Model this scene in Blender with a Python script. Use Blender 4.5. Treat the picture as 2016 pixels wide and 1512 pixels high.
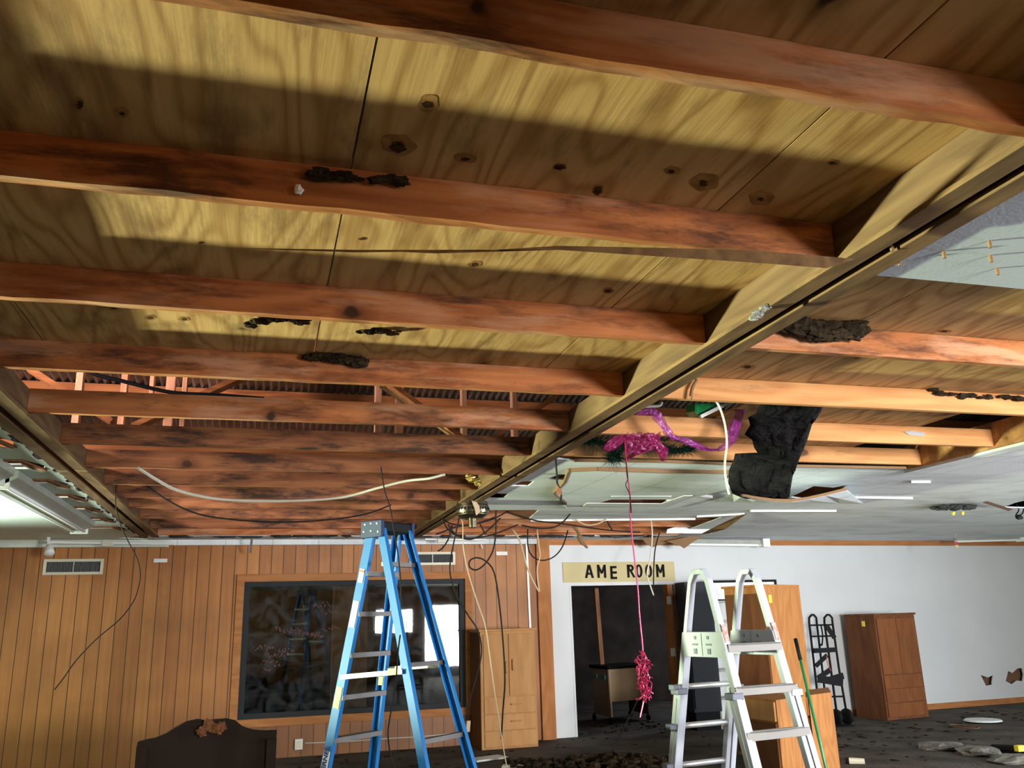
import bpy, bmesh, math, random
from mathutils import Vector, Matrix
from mathutils.geometry import tessellate_polygon

# ------------------------------------------------------------------ scene, camera, light
for o in list(bpy.data.objects):
    bpy.data.objects.remove(o)
S = bpy.context.scene
COL = S.collection
R = math.radians

YAW, PITCH, ROLL, FPX, EYE = 0.285212, 0.271393, 0.0295458, 1686.16, 1.6
def cam_axes():
    fw = Vector((math.sin(YAW)*math.cos(PITCH), math.cos(YAW)*math.cos(PITCH), math.sin(PITCH)))
    rt = Vector((math.cos(YAW), -math.sin(YAW), 0))
    dn = fw.cross(rt)
    r2 = rt*math.cos(ROLL) + dn*math.sin(ROLL)
    d2 = -rt*math.sin(ROLL) + dn*math.cos(ROLL)
    return r2, d2, fw
AX = cam_axes()
cd = bpy.data.cameras.new('camera')
cam = bpy.data.objects.new('camera', cd); COL.objects.link(cam)
cd.sensor_fit = 'HORIZONTAL'; cd.sensor_width = 36.0; cd.lens = 36.0*FPX/2016.0
cd.clip_start = 0.05; cd.clip_end = 200
mr = Matrix.Identity(4)
for i in range(3):
    mr[i][0] = AX[0][i]; mr[i][1] = -AX[1][i]; mr[i][2] = -AX[2][i]
mr[0][3], mr[1][3], mr[2][3] = 0, 0, EYE
cam.matrix_world = mr
S.camera = cam

w = bpy.data.worlds.new('world'); S.world = w; w.use_nodes = True
w.node_tree.nodes['Background'].inputs[0].default_value = (0.75, 0.87, 1.0, 1)
w.node_tree.nodes['Background'].inputs[1].default_value = 0.4

S.view_settings.view_transform = 'Standard'; S.view_settings.look = 'None'
S.view_settings.gamma = 1.0; S.view_settings.use_curve_mapping = False
S.view_settings.exposure = 0.0

def area(name, loc, target, sx, sy, power, color, spread=180):
    l = bpy.data.lights.new(name, 'AREA'); l.shape = 'RECTANGLE'; l.size = sx; l.size_y = sy
    l.energy = power; l.color = color; l.spread = R(spread)
    o = bpy.data.objects.new(name, l); COL.objects.link(o); o.location = loc
    o.rotation_euler = (Vector(target)-Vector(loc)).to_track_quat('-Z', 'Y').to_euler()
    return o
# daylight through the glazed doors of the front wall, behind the camera on the right
area('daylight_front_door', (5.95, -4.05, 1.3), (5.7, 12.3, 1.0), 1.4, 2.0, 420, (1.0, 0.97, 0.95), 88)
area('daylight_front_window', (4.2, -4.05, 1.75), (3.9, 12.3, 1.4), 1.2, 0.7, 70, (1.0, 0.97, 0.95), 66)
# glare of the sunlit ground outside the wide opening of the left wall
area('glare_left_opening', (-10.2, 7.9, 0.85), (0, 3.2, 2.9), 0.4, 0.35, 1250, (0.86, 1.0, 0.62), 80)
# added lamp, aimed up to brighten the left ceiling near the back
area('left_ceiling_fill', (-5.12, 8.3, 1.35), (-3.6, 8.1, 2.8), 2.9, 0.8, 250, (0.86, 1.0, 0.88), 65)
# daylight through the wide window of the right wall
area('daylight_right_window', (14.7, 3.0, 1.3), (7, 6.5, 2.8), 3.0, 1.6, 620, (0.86, 0.93, 1.0), 120)
# daylight that comes in under the eaves of the attic on the left
area('daylight_eaves', (-4.6, 5.2, 3.7), (0, 9.0, 4.3), 0.8, 0.5, 75, (1.0, 0.80, 0.80), 60)
# weak fill lamps added inside the storage room, with no opening behind them
area('storage_fill', (9.4, 15.0, 1.6), (4.8, 14.4, .6), 1.2, 1.6, 60, (0.80, 0.88, 1.0))
area('storage_fill_rear', (-1.3, 14.8, 1.6), (1.5, 14.0, 1.2), 1.2, 1.4, 45, (1.0, 0.90, 0.84))  # added to brighten the post behind the glass

# ------------------------------------------------------------------ pixel -> point on a real plane
def ray(px, py):
    return AX[0]*((px-1008)/FPX) + AX[1]*((py-756)/FPX) + AX[2]
CAM0 = Vector((0, 0, EYE))
def P(px, py, x=None, y=None, z=None):
    d = ray(px, py)
    if z is not None: t = (z-EYE)/d.z
    elif y is not None: t = y/d.y
    else: t = x/d.x
    return CAM0 + d*t
WP0 = Vector((4.03, 12.36, 0)); WANG = math.atan2(0.60, 10.4)
WU = Vector((math.cos(WANG), math.sin(WANG), 0)); WN = Vector((-WU.y, WU.x, 0))
def PW(px, py, off=0.0):          # a point on the white wall
    d = ray(px, py)
    t = ((WP0 - WN*off) - CAM0).dot(WN)/d.dot(WN)
    return CAM0 + d*t
def UW(px, py):
    p = PW(px, py); return ((p-WP0).dot(WU), p.z)

# ------------------------------------------------------------------ materials
MATS = {}
def nt(name):
    m = bpy.data.materials.new(name); m.use_nodes = True
    t = m.node_tree; b = t.nodes['Principled BSDF']
    return m, t, b
def N(t, k, **kw):
    n = t.nodes.new(k)
    for a, v in kw.items(): setattr(n, a, v)
    return n
def plain(name, col, rough=0.6, metal=0.0, bump=0.0, bscale=40, var=0.12, spec=0.5, vscale=6, var2=None, coat=0):
    if name in MATS: return MATS[name]
    m, t, b = nt(name)
    b.inputs['Roughness'].default_value = rough; b.inputs['Metallic'].default_value = metal
    b.inputs['Specular IOR Level'].default_value = spec
    tc = N(t, 'ShaderNodeTexCoord')
    nz = N(t, 'ShaderNodeTexNoise'); nz.inputs['Scale'].default_value = vscale; nz.inputs['Detail'].default_value = 6
    t.links.new(tc.outputs['Object'], nz.inputs['Vector'])
    cr = N(t, 'ShaderNodeValToRGB'); cr.color_ramp.elements[0].position = 0.3; cr.color_ramp.elements[1].position = 0.7
    d = tuple(c*(1-var) for c in col) if var2 is None else var2
    cr.color_ramp.elements[0].color = (*d, 1); cr.color_ramp.elements[1].color = (*col, 1)
    t.links.new(nz.outputs['Fac'], cr.inputs['Fac']); t.links.new(cr.outputs['Color'], b.inputs['Base Color'])
    if bump:
        n2 = N(t, 'ShaderNodeTexNoise'); n2.inputs['Scale'].default_value = bscale; n2.inputs['Detail'].default_value = 5
        bp = N(t, 'ShaderNodeBump'); bp.inputs['Strength'].default_value = bump; bp.inputs['Distance'].default_value = 0.02
        t.links.new(tc.outputs['Object'], n2.inputs['Vector']); t.links.new(n2.outputs['Fac'], bp.inputs['Height'])
        t.links.new(bp.outputs['Normal'], b.inputs['Normal'])
    MATS[name] = m
    return m
def mixc(t, fac, a, b, mode='MIX'):
    n = N(t, 'ShaderNodeMix'); n.data_type = 'RGBA'; n.blend_type = mode
    def put(s, v):
        if isinstance(v, (tuple, list)): n.inputs[s].default_value = (*v[:3], 1)
        else: t.links.new(v, n.inputs[s])
    if isinstance(fac, float): n.inputs[0].default_value = fac
    else: t.links.new(fac, n.inputs[0])
    put(6, a); put(7, b)
    return n.outputs[2]
def math_(t, op, a, b=None, clamp=False):
    n = N(t, 'ShaderNodeMath', operation=op); n.use_clamp = clamp
    for i, v in ((0, a), (1, b)):
        if v is None: continue
        if isinstance(v, (int, float)): n.inputs[i].default_value = v
        else: t.links.new(v, n.inputs[i])
    return n.outputs[0]
def ramp(t, fac, p0, p1):
    n = N(t, 'ShaderNodeMapRange'); n.inputs['From Min'].default_value = p0; n.inputs['From Max'].default_value = p1
    n.clamp = True; t.links.new(fac, n.inputs['Value']); return n.outputs['Result']
def wood(name, light, dark, axis='x', stretch=14, rings=9, ringmix=0.55, stain=0.5, staincol=(0.05, 0.025, 0.012), knots=0.0, rough=0.75, fib=1.0, knot_scale=1.7, sthr=0.56, sharp=1.0, worn=0.0):
    if name in MATS: return MATS[name]
    m, t, b = nt(name)
    b.inputs['Roughness'].default_value = rough; b.inputs['Specular IOR Level'].default_value = 0.25
    tc = N(t, 'ShaderNodeTexCoord'); oi = N(t, 'ShaderNodeObjectInfo')
    rm = math_(t, 'MULTIPLY', oi.outputs['Random'], 37.0)
    vm = N(t, 'ShaderNodeVectorMath', operation='ADD')
    cx = N(t, 'ShaderNodeCombineXYZ')
    for i in range(3): t.links.new(rm, cx.inputs[i])
    t.links.new(tc.outputs['Object'], vm.inputs[0]); t.links.new(cx.outputs[0], vm.inputs[1])
    base = vm.outputs[0]
    def mp(along, across):
        q = N(t, 'ShaderNodeMapping')
        sc = [across]*3; sc['xyz'.index(axis)] = along
        q.inputs['Scale'].default_value = sc; t.links.new(base, q.inputs['Vector']); return q.outputs[0]
    n1 = N(t, 'ShaderNodeTexNoise'); n1.inputs['Scale'].default_value = 1; n1.inputs['Detail'].default_value = 2
    t.links.new(mp(0.55, 2.6), n1.inputs['Vector'])
    rg = math_(t, 'MULTIPLY', math_(t, 'ADD', math_(t, 'SINE', math_(t, 'MULTIPLY', n1.outputs['Fac'], rings*6.0)), 1.0), 0.5)
    rg = math_(t, 'POWER', rg, sharp)
    n2 = N(t, 'ShaderNodeTexNoise'); n2.inputs['Scale'].default_value = 1; n2.inputs['Detail'].default_value = 6
    t.links.new(mp(1.6, 1.6*stretch*2), n2.inputs['Vector'])
    f = math_(t, 'ADD', math_(t, 'MULTIPLY', rg, ringmix), math_(t, 'MULTIPLY', ramp(t, n2.outputs['Fac'], .3, .7), (1-ringmix)*fib), True)
    c = mixc(t, f, light, dark)
    n3 = N(t, 'ShaderNodeTexNoise'); n3.inputs['Scale'].default_value = 1; n3.inputs['Detail'].default_value = 8; n3.inputs['Roughness'].default_value = 0.7
    t.links.new(mp(1.5, 7), n3.inputs['Vector'])
    st = math_(t, 'MULTIPLY', ramp(t, n3.outputs['Fac'], sthr, sthr+0.14), stain)
    c = mixc(t, st, c, staincol)
    if worn:
        n5 = N(t, 'ShaderNodeTexNoise'); n5.inputs['Scale'].default_value = 1; n5.inputs['Detail'].default_value = 7; n5.inputs['Roughness'].default_value = 0.62
        t.links.new(mp(1.1, 6.5), n5.inputs['Vector'])
        c = mixc(t, math_(t, 'MULTIPLY', ramp(t, n5.outputs['Fac'], .50, .60), worn), c, (0.58, 0.32, 0.19))
    if knots:
        vo = N(t, 'ShaderNodeTexVoronoi'); vo.inputs['Scale'].default_value = knot_scale; vo.inputs['Randomness'].default_value = 1
        n4 = N(t, 'ShaderNodeTexNoise'); n4.inputs['Scale'].default_value = 9
        t.links.new(base, n4.inputs['Vector'])
        v2 = N(t, 'ShaderNodeVectorMath', operation='MULTIPLY_ADD')
        t.links.new(n4.outputs['Color'], v2.inputs[0]); v2.inputs[1].default_value = (.09, .09, .09); t.links.new(mp(0.75, 1.0), v2.inputs[2])
        t.links.new(v2.outputs[0], vo.inputs['Vector'])
        k1 = ramp(t, vo.outputs['Distance'], 0.20, 0.09)
        k2 = ramp(t, vo.outputs['Distance'], 0.085, 0.05)
        c = mixc(t, math_(t, 'MULTIPLY', k1, knots*0.65), c, tuple(x*0.45 for x in dark))
        c = mixc(t, math_(t, 'MULTIPLY', k2, knots), c, (0.03, 0.015, 0.008))
    t.links.new(c, b.inputs['Base Color'])
    bp = N(t, 'ShaderNodeBump'); bp.inputs['Strength'].default_value = 0.25; bp.inputs['Distance'].default_value = 0.004
    t.links.new(n2.outputs['Fac'], bp.inputs['Height']); t.links.new(bp.outputs['Normal'], b.inputs['Normal'])
    MATS[name] = m
    return m
def planks(name, width, cols, groove=(0.06, 0.025, 0.01)):
    m, t, b = nt(name); b.inputs['Roughness'].default_value = 0.5; b.inputs['Specular IOR Level'].default_value = 0.35
    tc = N(t, 'ShaderNodeTexCoord'); sp = N(t, 'ShaderNodeSeparateXYZ'); t.links.new(tc.outputs['Object'], sp.inputs[0])
    u = math_(t, 'DIVIDE', sp.outputs['X'], width)
    fl = math_(t, 'FLOOR', u); fr = math_(t, 'FRACT', u)
    wn = N(t, 'ShaderNodeTexWhiteNoise', noise_dimensions='1D'); t.links.new(fl, wn.inputs['W'])
    ad = N(t, 'ShaderNodeCombineXYZ')
    t.links.new(math_(t, 'MULTIPLY', math_(t, 'ADD', sp.outputs['X'], math_(t, 'MULTIPLY', fl, 3.7)), 22.0), ad.inputs[0])
    t.links.new(math_(t, 'MULTIPLY', sp.outputs['Z'], 1.1), ad.inputs[2])
    n2 = N(t, 'ShaderNodeTexNoise'); n2.inputs['Scale'].default_value = 1.0; n2.inputs['Detail'].default_value = 7
    t.links.new(ad.outputs[0], n2.inputs['Vector'])
    f = math_(t, 'ADD', math_(t, 'MULTIPLY', ramp(t, n2.outputs['Fac'], .3, .72), 0.45), math_(t, 'MULTIPLY', wn.outputs['Value'], 0.60), True)
    c = mixc(t, f, cols[0], cols[1])
    n3 = N(t, 'ShaderNodeTexNoise'); n3.inputs['Scale'].default_value = 0.75; n3.inputs['Detail'].default_value = 7
    t.links.new(tc.outputs['Object'], n3.inputs['Vector'])
    c = mixc(t, math_(t, 'MULTIPLY', ramp(t, n3.outputs['Fac'], .42, .70), 0.75), c, cols[2])
    # browner tone mixed in towards the foot of the boards
    ft = ramp(t, math_(t, 'ADD', sp.outputs['Z'], math_(t, 'MULTIPLY', n3.outputs['Fac'], 0.5)), 0.95, 0.55)
    c = mixc(t, math_(t, 'MULTIPLY', ft, 0.6), c, cols[2])
    g = math_(t, 'LESS_THAN', math_(t, 'ABSOLUTE', math_(t, 'SUBTRACT', fr, 0.5)), 0.47)
    c = mixc(t, math_(t, 'SUBTRACT', 1.0, g), c, groove)
    t.links.new(c, b.inputs['Base Color'])
    bp = N(t, 'ShaderNodeBump'); bp.inputs['Strength'].default_value = 0.8; bp.inputs['Distance'].default_value = 0.006
    t.links.new(g, bp.inputs['Height']); t.links.new(bp.outputs['Normal'], b.inputs['Normal'])
    return m
def ceilmat(name, col, dirty, tile=0.0, rough=0.85, dthr=0.5, damt=0.55):
    m, t, b = nt(name); b.inputs['Roughness'].default_value = rough; b.inputs['Specular IOR Level'].default_value = 0.3
    tc = N(t, 'ShaderNodeTexCoord')
    mp = N(t, 'ShaderNodeMapping'); mp.inputs['Scale'].default_value = (0.55, 1.6, 1); t.links.new(tc.outputs['Object'], mp.inputs['Vector'])
    n = N(t, 'ShaderNodeTexNoise'); n.inputs['Scale'].default_value = 1.4; n.inputs['Detail'].default_value = 9; n.inputs['Roughness'].default_value = 0.65
    n.inputs['Distortion'].default_value = 0.6
    t.links.new(mp.outputs[0], n.inputs['Vector'])
    n2 = N(t, 'ShaderNodeTexNoise'); n2.inputs['Scale'].default_value = 60; n2.inputs['Detail'].default_value = 3
    t.links.new(tc.outputs['Object'], n2.inputs['Vector'])
    c = mixc(t, math_(t, 'MULTIPLY', ramp(t, n.outputs['Fac'], dthr, dthr+.22), damt), col, dirty)
    c = mixc(t, math_(t, 'MULTIPLY', ramp(t, n2.outputs['Fac'], .52, .7), 0.22), c, dirty)
    hgt = n2.outputs['Fac']
    if tile:
        sp = N(t, 'ShaderNodeSeparateXYZ'); t.links.new(tc.outputs['Object'], sp.inputs[0])
        for ax, k in (('X', tile), ('Y', tile*2)):
            fr = math_(t, 'FRACT', math_(t, 'DIVIDE', sp.outputs[ax], k))
            g = math_(t, 'LESS_THAN', fr, 0.006/k)
            c = mixc(t, math_(t, 'MULTIPLY', g, 0.7), c, (0.12, 0.12, 0.11))
    t.links.new(c, b.inputs['Base Color'])
    bp = N(t, 'ShaderNodeBump'); bp.inputs['Strength'].default_value = 0.35; bp.inputs['Distance'].default_value = 0.004
    t.links.new(hgt, bp.inputs['Height']); t.links.new(bp.outputs['Normal'], b.inputs['Normal'])
    return m
def sheer(name, col, alpha=0.55):
    m, t, b = nt(name)
    tr = N(t, 'ShaderNodeBsdfTransparent'); mx = N(t, 'ShaderNodeMixShader')
    tl = N(t, 'ShaderNodeBsdfTranslucent'); df = N(t, 'ShaderNodeBsdfDiffuse'); m2 = N(t, 'ShaderNodeMixShader')
    tl.inputs[0].default_value = (*col, 1); df.inputs[0].default_value = (*col, 1); m2.inputs[0].default_value = 0.5
    gl = N(t, 'ShaderNodeBsdfGlossy'); gl.inputs['Roughness'].default_value = 0.3; gl.inputs[0].default_value = (1, .7, 1, 1)
    m3 = N(t, 'ShaderNodeMixShader'); m3.inputs[0].default_value = 0.03
    nz = N(t, 'ShaderNodeTexNoise'); nz.inputs['Scale'].default_value = 30
    tc = N(t, 'ShaderNodeTexCoord'); t.links.new(tc.outputs['Object'], nz.inputs['Vector'])
    t.links.new(math_(t, 'ADD', math_(t, 'MULTIPLY', nz.outputs['Fac'], 0.4), alpha-0.2, True), mx.inputs[0])
    t.links.new(tl.outputs[0], m2.inputs[1]); t.links.new(df.outputs[0], m2.inputs[2])
    t.links.new(m2.outputs[0], m3.inputs[1]); t.links.new(gl.outputs[0], m3.inputs[2])
    t.links.new(tr.outputs[0], mx.inputs[1]); t.links.new(m3.outputs[0], mx.inputs[2])
    t.links.new(mx.outputs[0], t.nodes['Material Output'].inputs[0])
    return m
def glassmat(name, tint=(0.55, 0.6, 0.6)):
    m, t, b = nt(name)
    tr = N(t, 'ShaderNodeBsdfTransparent'); tr.inputs[0].default_value = (*tint, 1)
    gl = N(t, 'ShaderNodeBsdfGlossy'); gl.inputs['Roughness'].default_value = 0.02
    df = N(t, 'ShaderNodeBsdfDiffuse'); df.inputs[0].default_value = (0.35, 0.38, 0.42, 1)
    fz = N(t, 'ShaderNodeFresnel'); fz.inputs[0].default_value = 1.5
    m1 = N(t, 'ShaderNodeMixShader'); t.links.new(fz.outputs[0], m1.inputs[0])
    t.links.new(tr.outputs[0], m1.inputs[1]); t.links.new(gl.outputs[0], m1.inputs[2])
    nz = N(t, 'ShaderNodeTexNoise'); nz.inputs['Scale'].default_value = 3.5; nz.inputs['Detail'].default_value = 8; nz.inputs['Distortion'].default_value = 1.5
    tc = N(t, 'ShaderNodeTexCoord'); t.links.new(tc.outputs['Object'], nz.inputs['Vector'])
    m2 = N(t, 'ShaderNodeMixShader'); t.links.new(math_(t, 'MULTIPLY', ramp(t, nz.outputs['Fac'],   .42, .75), 0.10), m2.inputs[0])
    t.links.new(m1.outputs[0], m2.inputs[1]); t.links.new(df.outputs[0], m2.inputs[2])
    t.links.new(m2.outputs[0], t.nodes['Material Output'].inputs[0])
    return m

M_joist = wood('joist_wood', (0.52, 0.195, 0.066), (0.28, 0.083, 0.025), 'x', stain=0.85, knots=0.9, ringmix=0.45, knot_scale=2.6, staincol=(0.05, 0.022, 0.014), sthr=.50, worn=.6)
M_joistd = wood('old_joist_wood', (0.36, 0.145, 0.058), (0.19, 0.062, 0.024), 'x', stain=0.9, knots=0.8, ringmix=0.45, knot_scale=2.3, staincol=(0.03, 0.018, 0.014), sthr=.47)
M_pale = wood('pale_joist_wood', (0.60, 0.31, 0.12), (0.42, 0.18, 0.06), 'x', stain=0.45, knots=0.8, ringmix=0.45, knot_scale=2.0)
M_ply = wood('plywood', (0.54, 0.32, 0.135), (0.32, 0.155, 0.048), 'y', stain=0.55, rings=13, ringmix=0.66, sharp=2.6, knots=0.95, knot_scale=2.1, staincol=(0.12, 0.055, 0.02), sthr=.52)
M_truss = wood('truss_wood', (0.33, 0.15, 0.06), (0.17, 0.065, 0.028), 'y', stain=0.5)
M_carrier = wood('carrier_wood', (0.20, 0.115, 0.048), (0.11, 0.058, 0.024), 'y', stain=0.6, sthr=.5)
M_web = wood('web_plywood', (0.15, 0.085, 0.038), (0.085, 0.043, 0.018), 'y', stain=0.6, knots=0.9, knot_scale=2.4)
M_stud = wood('stud_wood', (0.62, 0.33, 0.19), (0.42, 0.19, 0.09), 'z', stain=0.25)
M_attic = wood('attic_wood', (0.42, 0.16, 0.05), (0.22, 0.07, 0.02), 'x', stain=0.3)
M_wall = planks('pine_boards', 0.158, ((0.54, 0.235, 0.072), (0.32, 0.120, 0.034), (0.15, 0.055, 0.017)))
M_trim = wood('trim_wood', (0.44, 0.19, 0.07), (0.33, 0.13, 0.04), 'x', stain=0.2)
M_trimz = wood('trim_wood_upright', (0.44, 0.19, 0.07), (0.33, 0.13, 0.04), 'z', stain=0.2)
M_cab = wood('honey_cabinet_wood', (0.50, 0.27, 0.11), (0.40, 0.20, 0.075), 'z', stain=0.12, rings=5)
M_oak = wood('orange_oak', (0.42, 0.185, 0.055), (0.31, 0.12, 0.032), 'z', stain=0.2, rings=12)
M_oakd = wood('brown_oak', (0.16, 0.058, 0.02), (0.10, 0.034, 0.012), 'z', stain=0.35, rings=6)
M_white = plain('white_paint', (0.60, 0.625, 0.635), 0.7, var=0.06, vscale=1.3, bump=0.05, bscale=90)
M_ceil = ceilmat('grey_ceiling_paint', (0.76, 0.80, 0.81), (0.36, 0.39, 0.40), tile=0.61, damt=.6, dthr=.47)
M_ceilR = ceilmat('blue_white_sheet', (0.40, 0.43, 0.49), (0.31, 0.34, 0.40), dthr=.55, damt=.5)
M_ceilL = ceilmat('pale_green_ceiling_paint', (0.66, 0.74, 0.66), (0.36, 0.40, 0.34), dthr=.62, damt=.4)
M_floor = plain('stained_concrete_floor', (0.115, 0.098, 0.082), 0.85, bump=0.6, bscale=25, spec=.2, var2=(0.038, 0.031, 0.025), vscale=2.2)
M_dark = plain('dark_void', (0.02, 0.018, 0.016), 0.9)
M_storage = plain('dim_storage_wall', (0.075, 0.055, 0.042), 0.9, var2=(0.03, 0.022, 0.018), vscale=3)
M_black = plain('black_plastic', (0.007, 0.007, 0.008), 0.6, spec=.12)
M_wireb = plain('black_cable', (0.016, 0.013, 0.013), 0.7, spec=.15)
M_wirew = plain('white_cable', (0.55, 0.52, 0.46), 0.5)
M_wiret = plain('beige_cable', (0.50, 0.38, 0.24), 0.5)
M_metal = plain('galvanised_metal', (0.30, 0.34, 0.36), 0.35, metal=0.85, var2=(0.12, 0.13, 0.15), vscale=3)
M_alu = plain('aluminium', (0.62, 0.63, 0.64), 0.38, metal=0.7)
M_step = plain('grey_step_metal', (0.13, 0.12, 0.12), 0.5, metal=0.4)
M_blue = plain('blue_fibreglass', (0.012, 0.145, 0.42), 0.5, spec=.25, var=0.08)
M_bluecap = plain('dark_blue_bracket', (0.018, 0.035, 0.10), 0.55, spec=.2)
M_wlab = plain('white_label', (0.75, 0.76, 0.74), 0.5, var=0.03)
M_ylab = plain('yellow_label', (0.80, 0.66, 0.04), 0.5, var=0.03)
M_red = plain('red_ink', (0.6, 0.06, 0.03), 0.5)
M_lad = plain('white_ladder_enamel', (0.43, 0.46, 0.53), 0.45, metal=0.0, var=0.05)
M_ladg = plain('grey_ladder_plastic', (0.16, 0.18, 0.24), 0.5)
M_fan = plain('antique_brass', (0.34, 0.30, 0.20), 0.25, metal=0.95, var2=(0.16, 0.14, 0.10))
M_insul = plain('black_insulation', (0.022, 0.021, 0.023), 0.95, spec=.08, bump=1.0, bscale=18, var2=(0.008, 0.008, 0.009), vscale=9)
M_fuzz = plain('brown_insulation', (0.045, 0.032, 0.018), 0.95, spec=.05, bump=1.0, bscale=40, var2=(0.015, 0.010, 0.007), vscale=20)
M_card = plain('brown_cardboard', (0.22, 0.125, 0.055), 0.85)
M_sign = plain('tan_sign_board', (0.50, 0.42, 0.20), 0.6, var=0.06)
M_ink = plain('black_lettering', (0.006, 0.006, 0.007), 0.7, spec=.1)
M_cream = plain('cream_metal', (0.66, 0.64, 0.50), 0.5, var=0.05)
M_ventdark = plain('vent_louvre', (0.07, 0.075, 0.07), 0.5, metal=0.3)
M_lightw = plain('fixture_white', (0.75, 0.78, 0.76), 0.35, var=0.04)
M_fixg = plain('fixture_grey_enamel', (0.30, 0.32, 0.28), 0.4, var=0.2)
M_frame = plain('dark_window_frame', (0.020, 0.023, 0.026), 0.6, spec=.2)
M_locker = plain('dark_locker', (0.035, 0.038, 0.046), 0.6, spec=.2)
M_headb = plain('dark_headboard_wood', (0.018, 0.010, 0.007), 0.7, spec=.12)
M_leaf = plain('dry_leaf', (0.30, 0.12, 0.04), 0.7)
M_pine = plain('garland_needles', (0.006, 0.034, 0.020), 0.7, spec=.15, var=0.5)
M_green = plain('green_foil', (0.01, 0.42, 0.11), 0.3, var=0.6, vscale=40)
M_greenp = plain('green_pole_paint', (0.02, 0.24, 0.08), 0.3)
M_pink = sheer('pink_tulle', (0.50, 0.03, 0.20), 0.66)
M_purp = sheer('purple_tulle', (0.42, 0.04, 0.38), 0.62)
M_rib = plain('pink_foil_ribbon', (0.62, 0.05, 0.16), 0.25, metal=0.4, var=0.4, vscale=25)
M_tan = plain('tan_laminate', (0.46, 0.33, 0.20), 0.5, var=0.05)
M_grey = plain('grey_rubble', (0.20, 0.19, 0.165), 0.9, bump=0.8, bscale=15, var=0.4)
M_glass = glassmat('old_glass')
M_brass = plain('gold_metal', (0.55, 0.42, 0.12), 0.3, metal=0.8)
M_teal = plain('teal_plastic', (0.02, 0.38, 0.42), 0.5)
M_chalk = plain('faded_paint_pen', (0.16, 0.08, 0.08), 0.8)
M_scorch = plain('soot', (0.045, 0.045, 0.045), 0.95, var=0.5)

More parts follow.
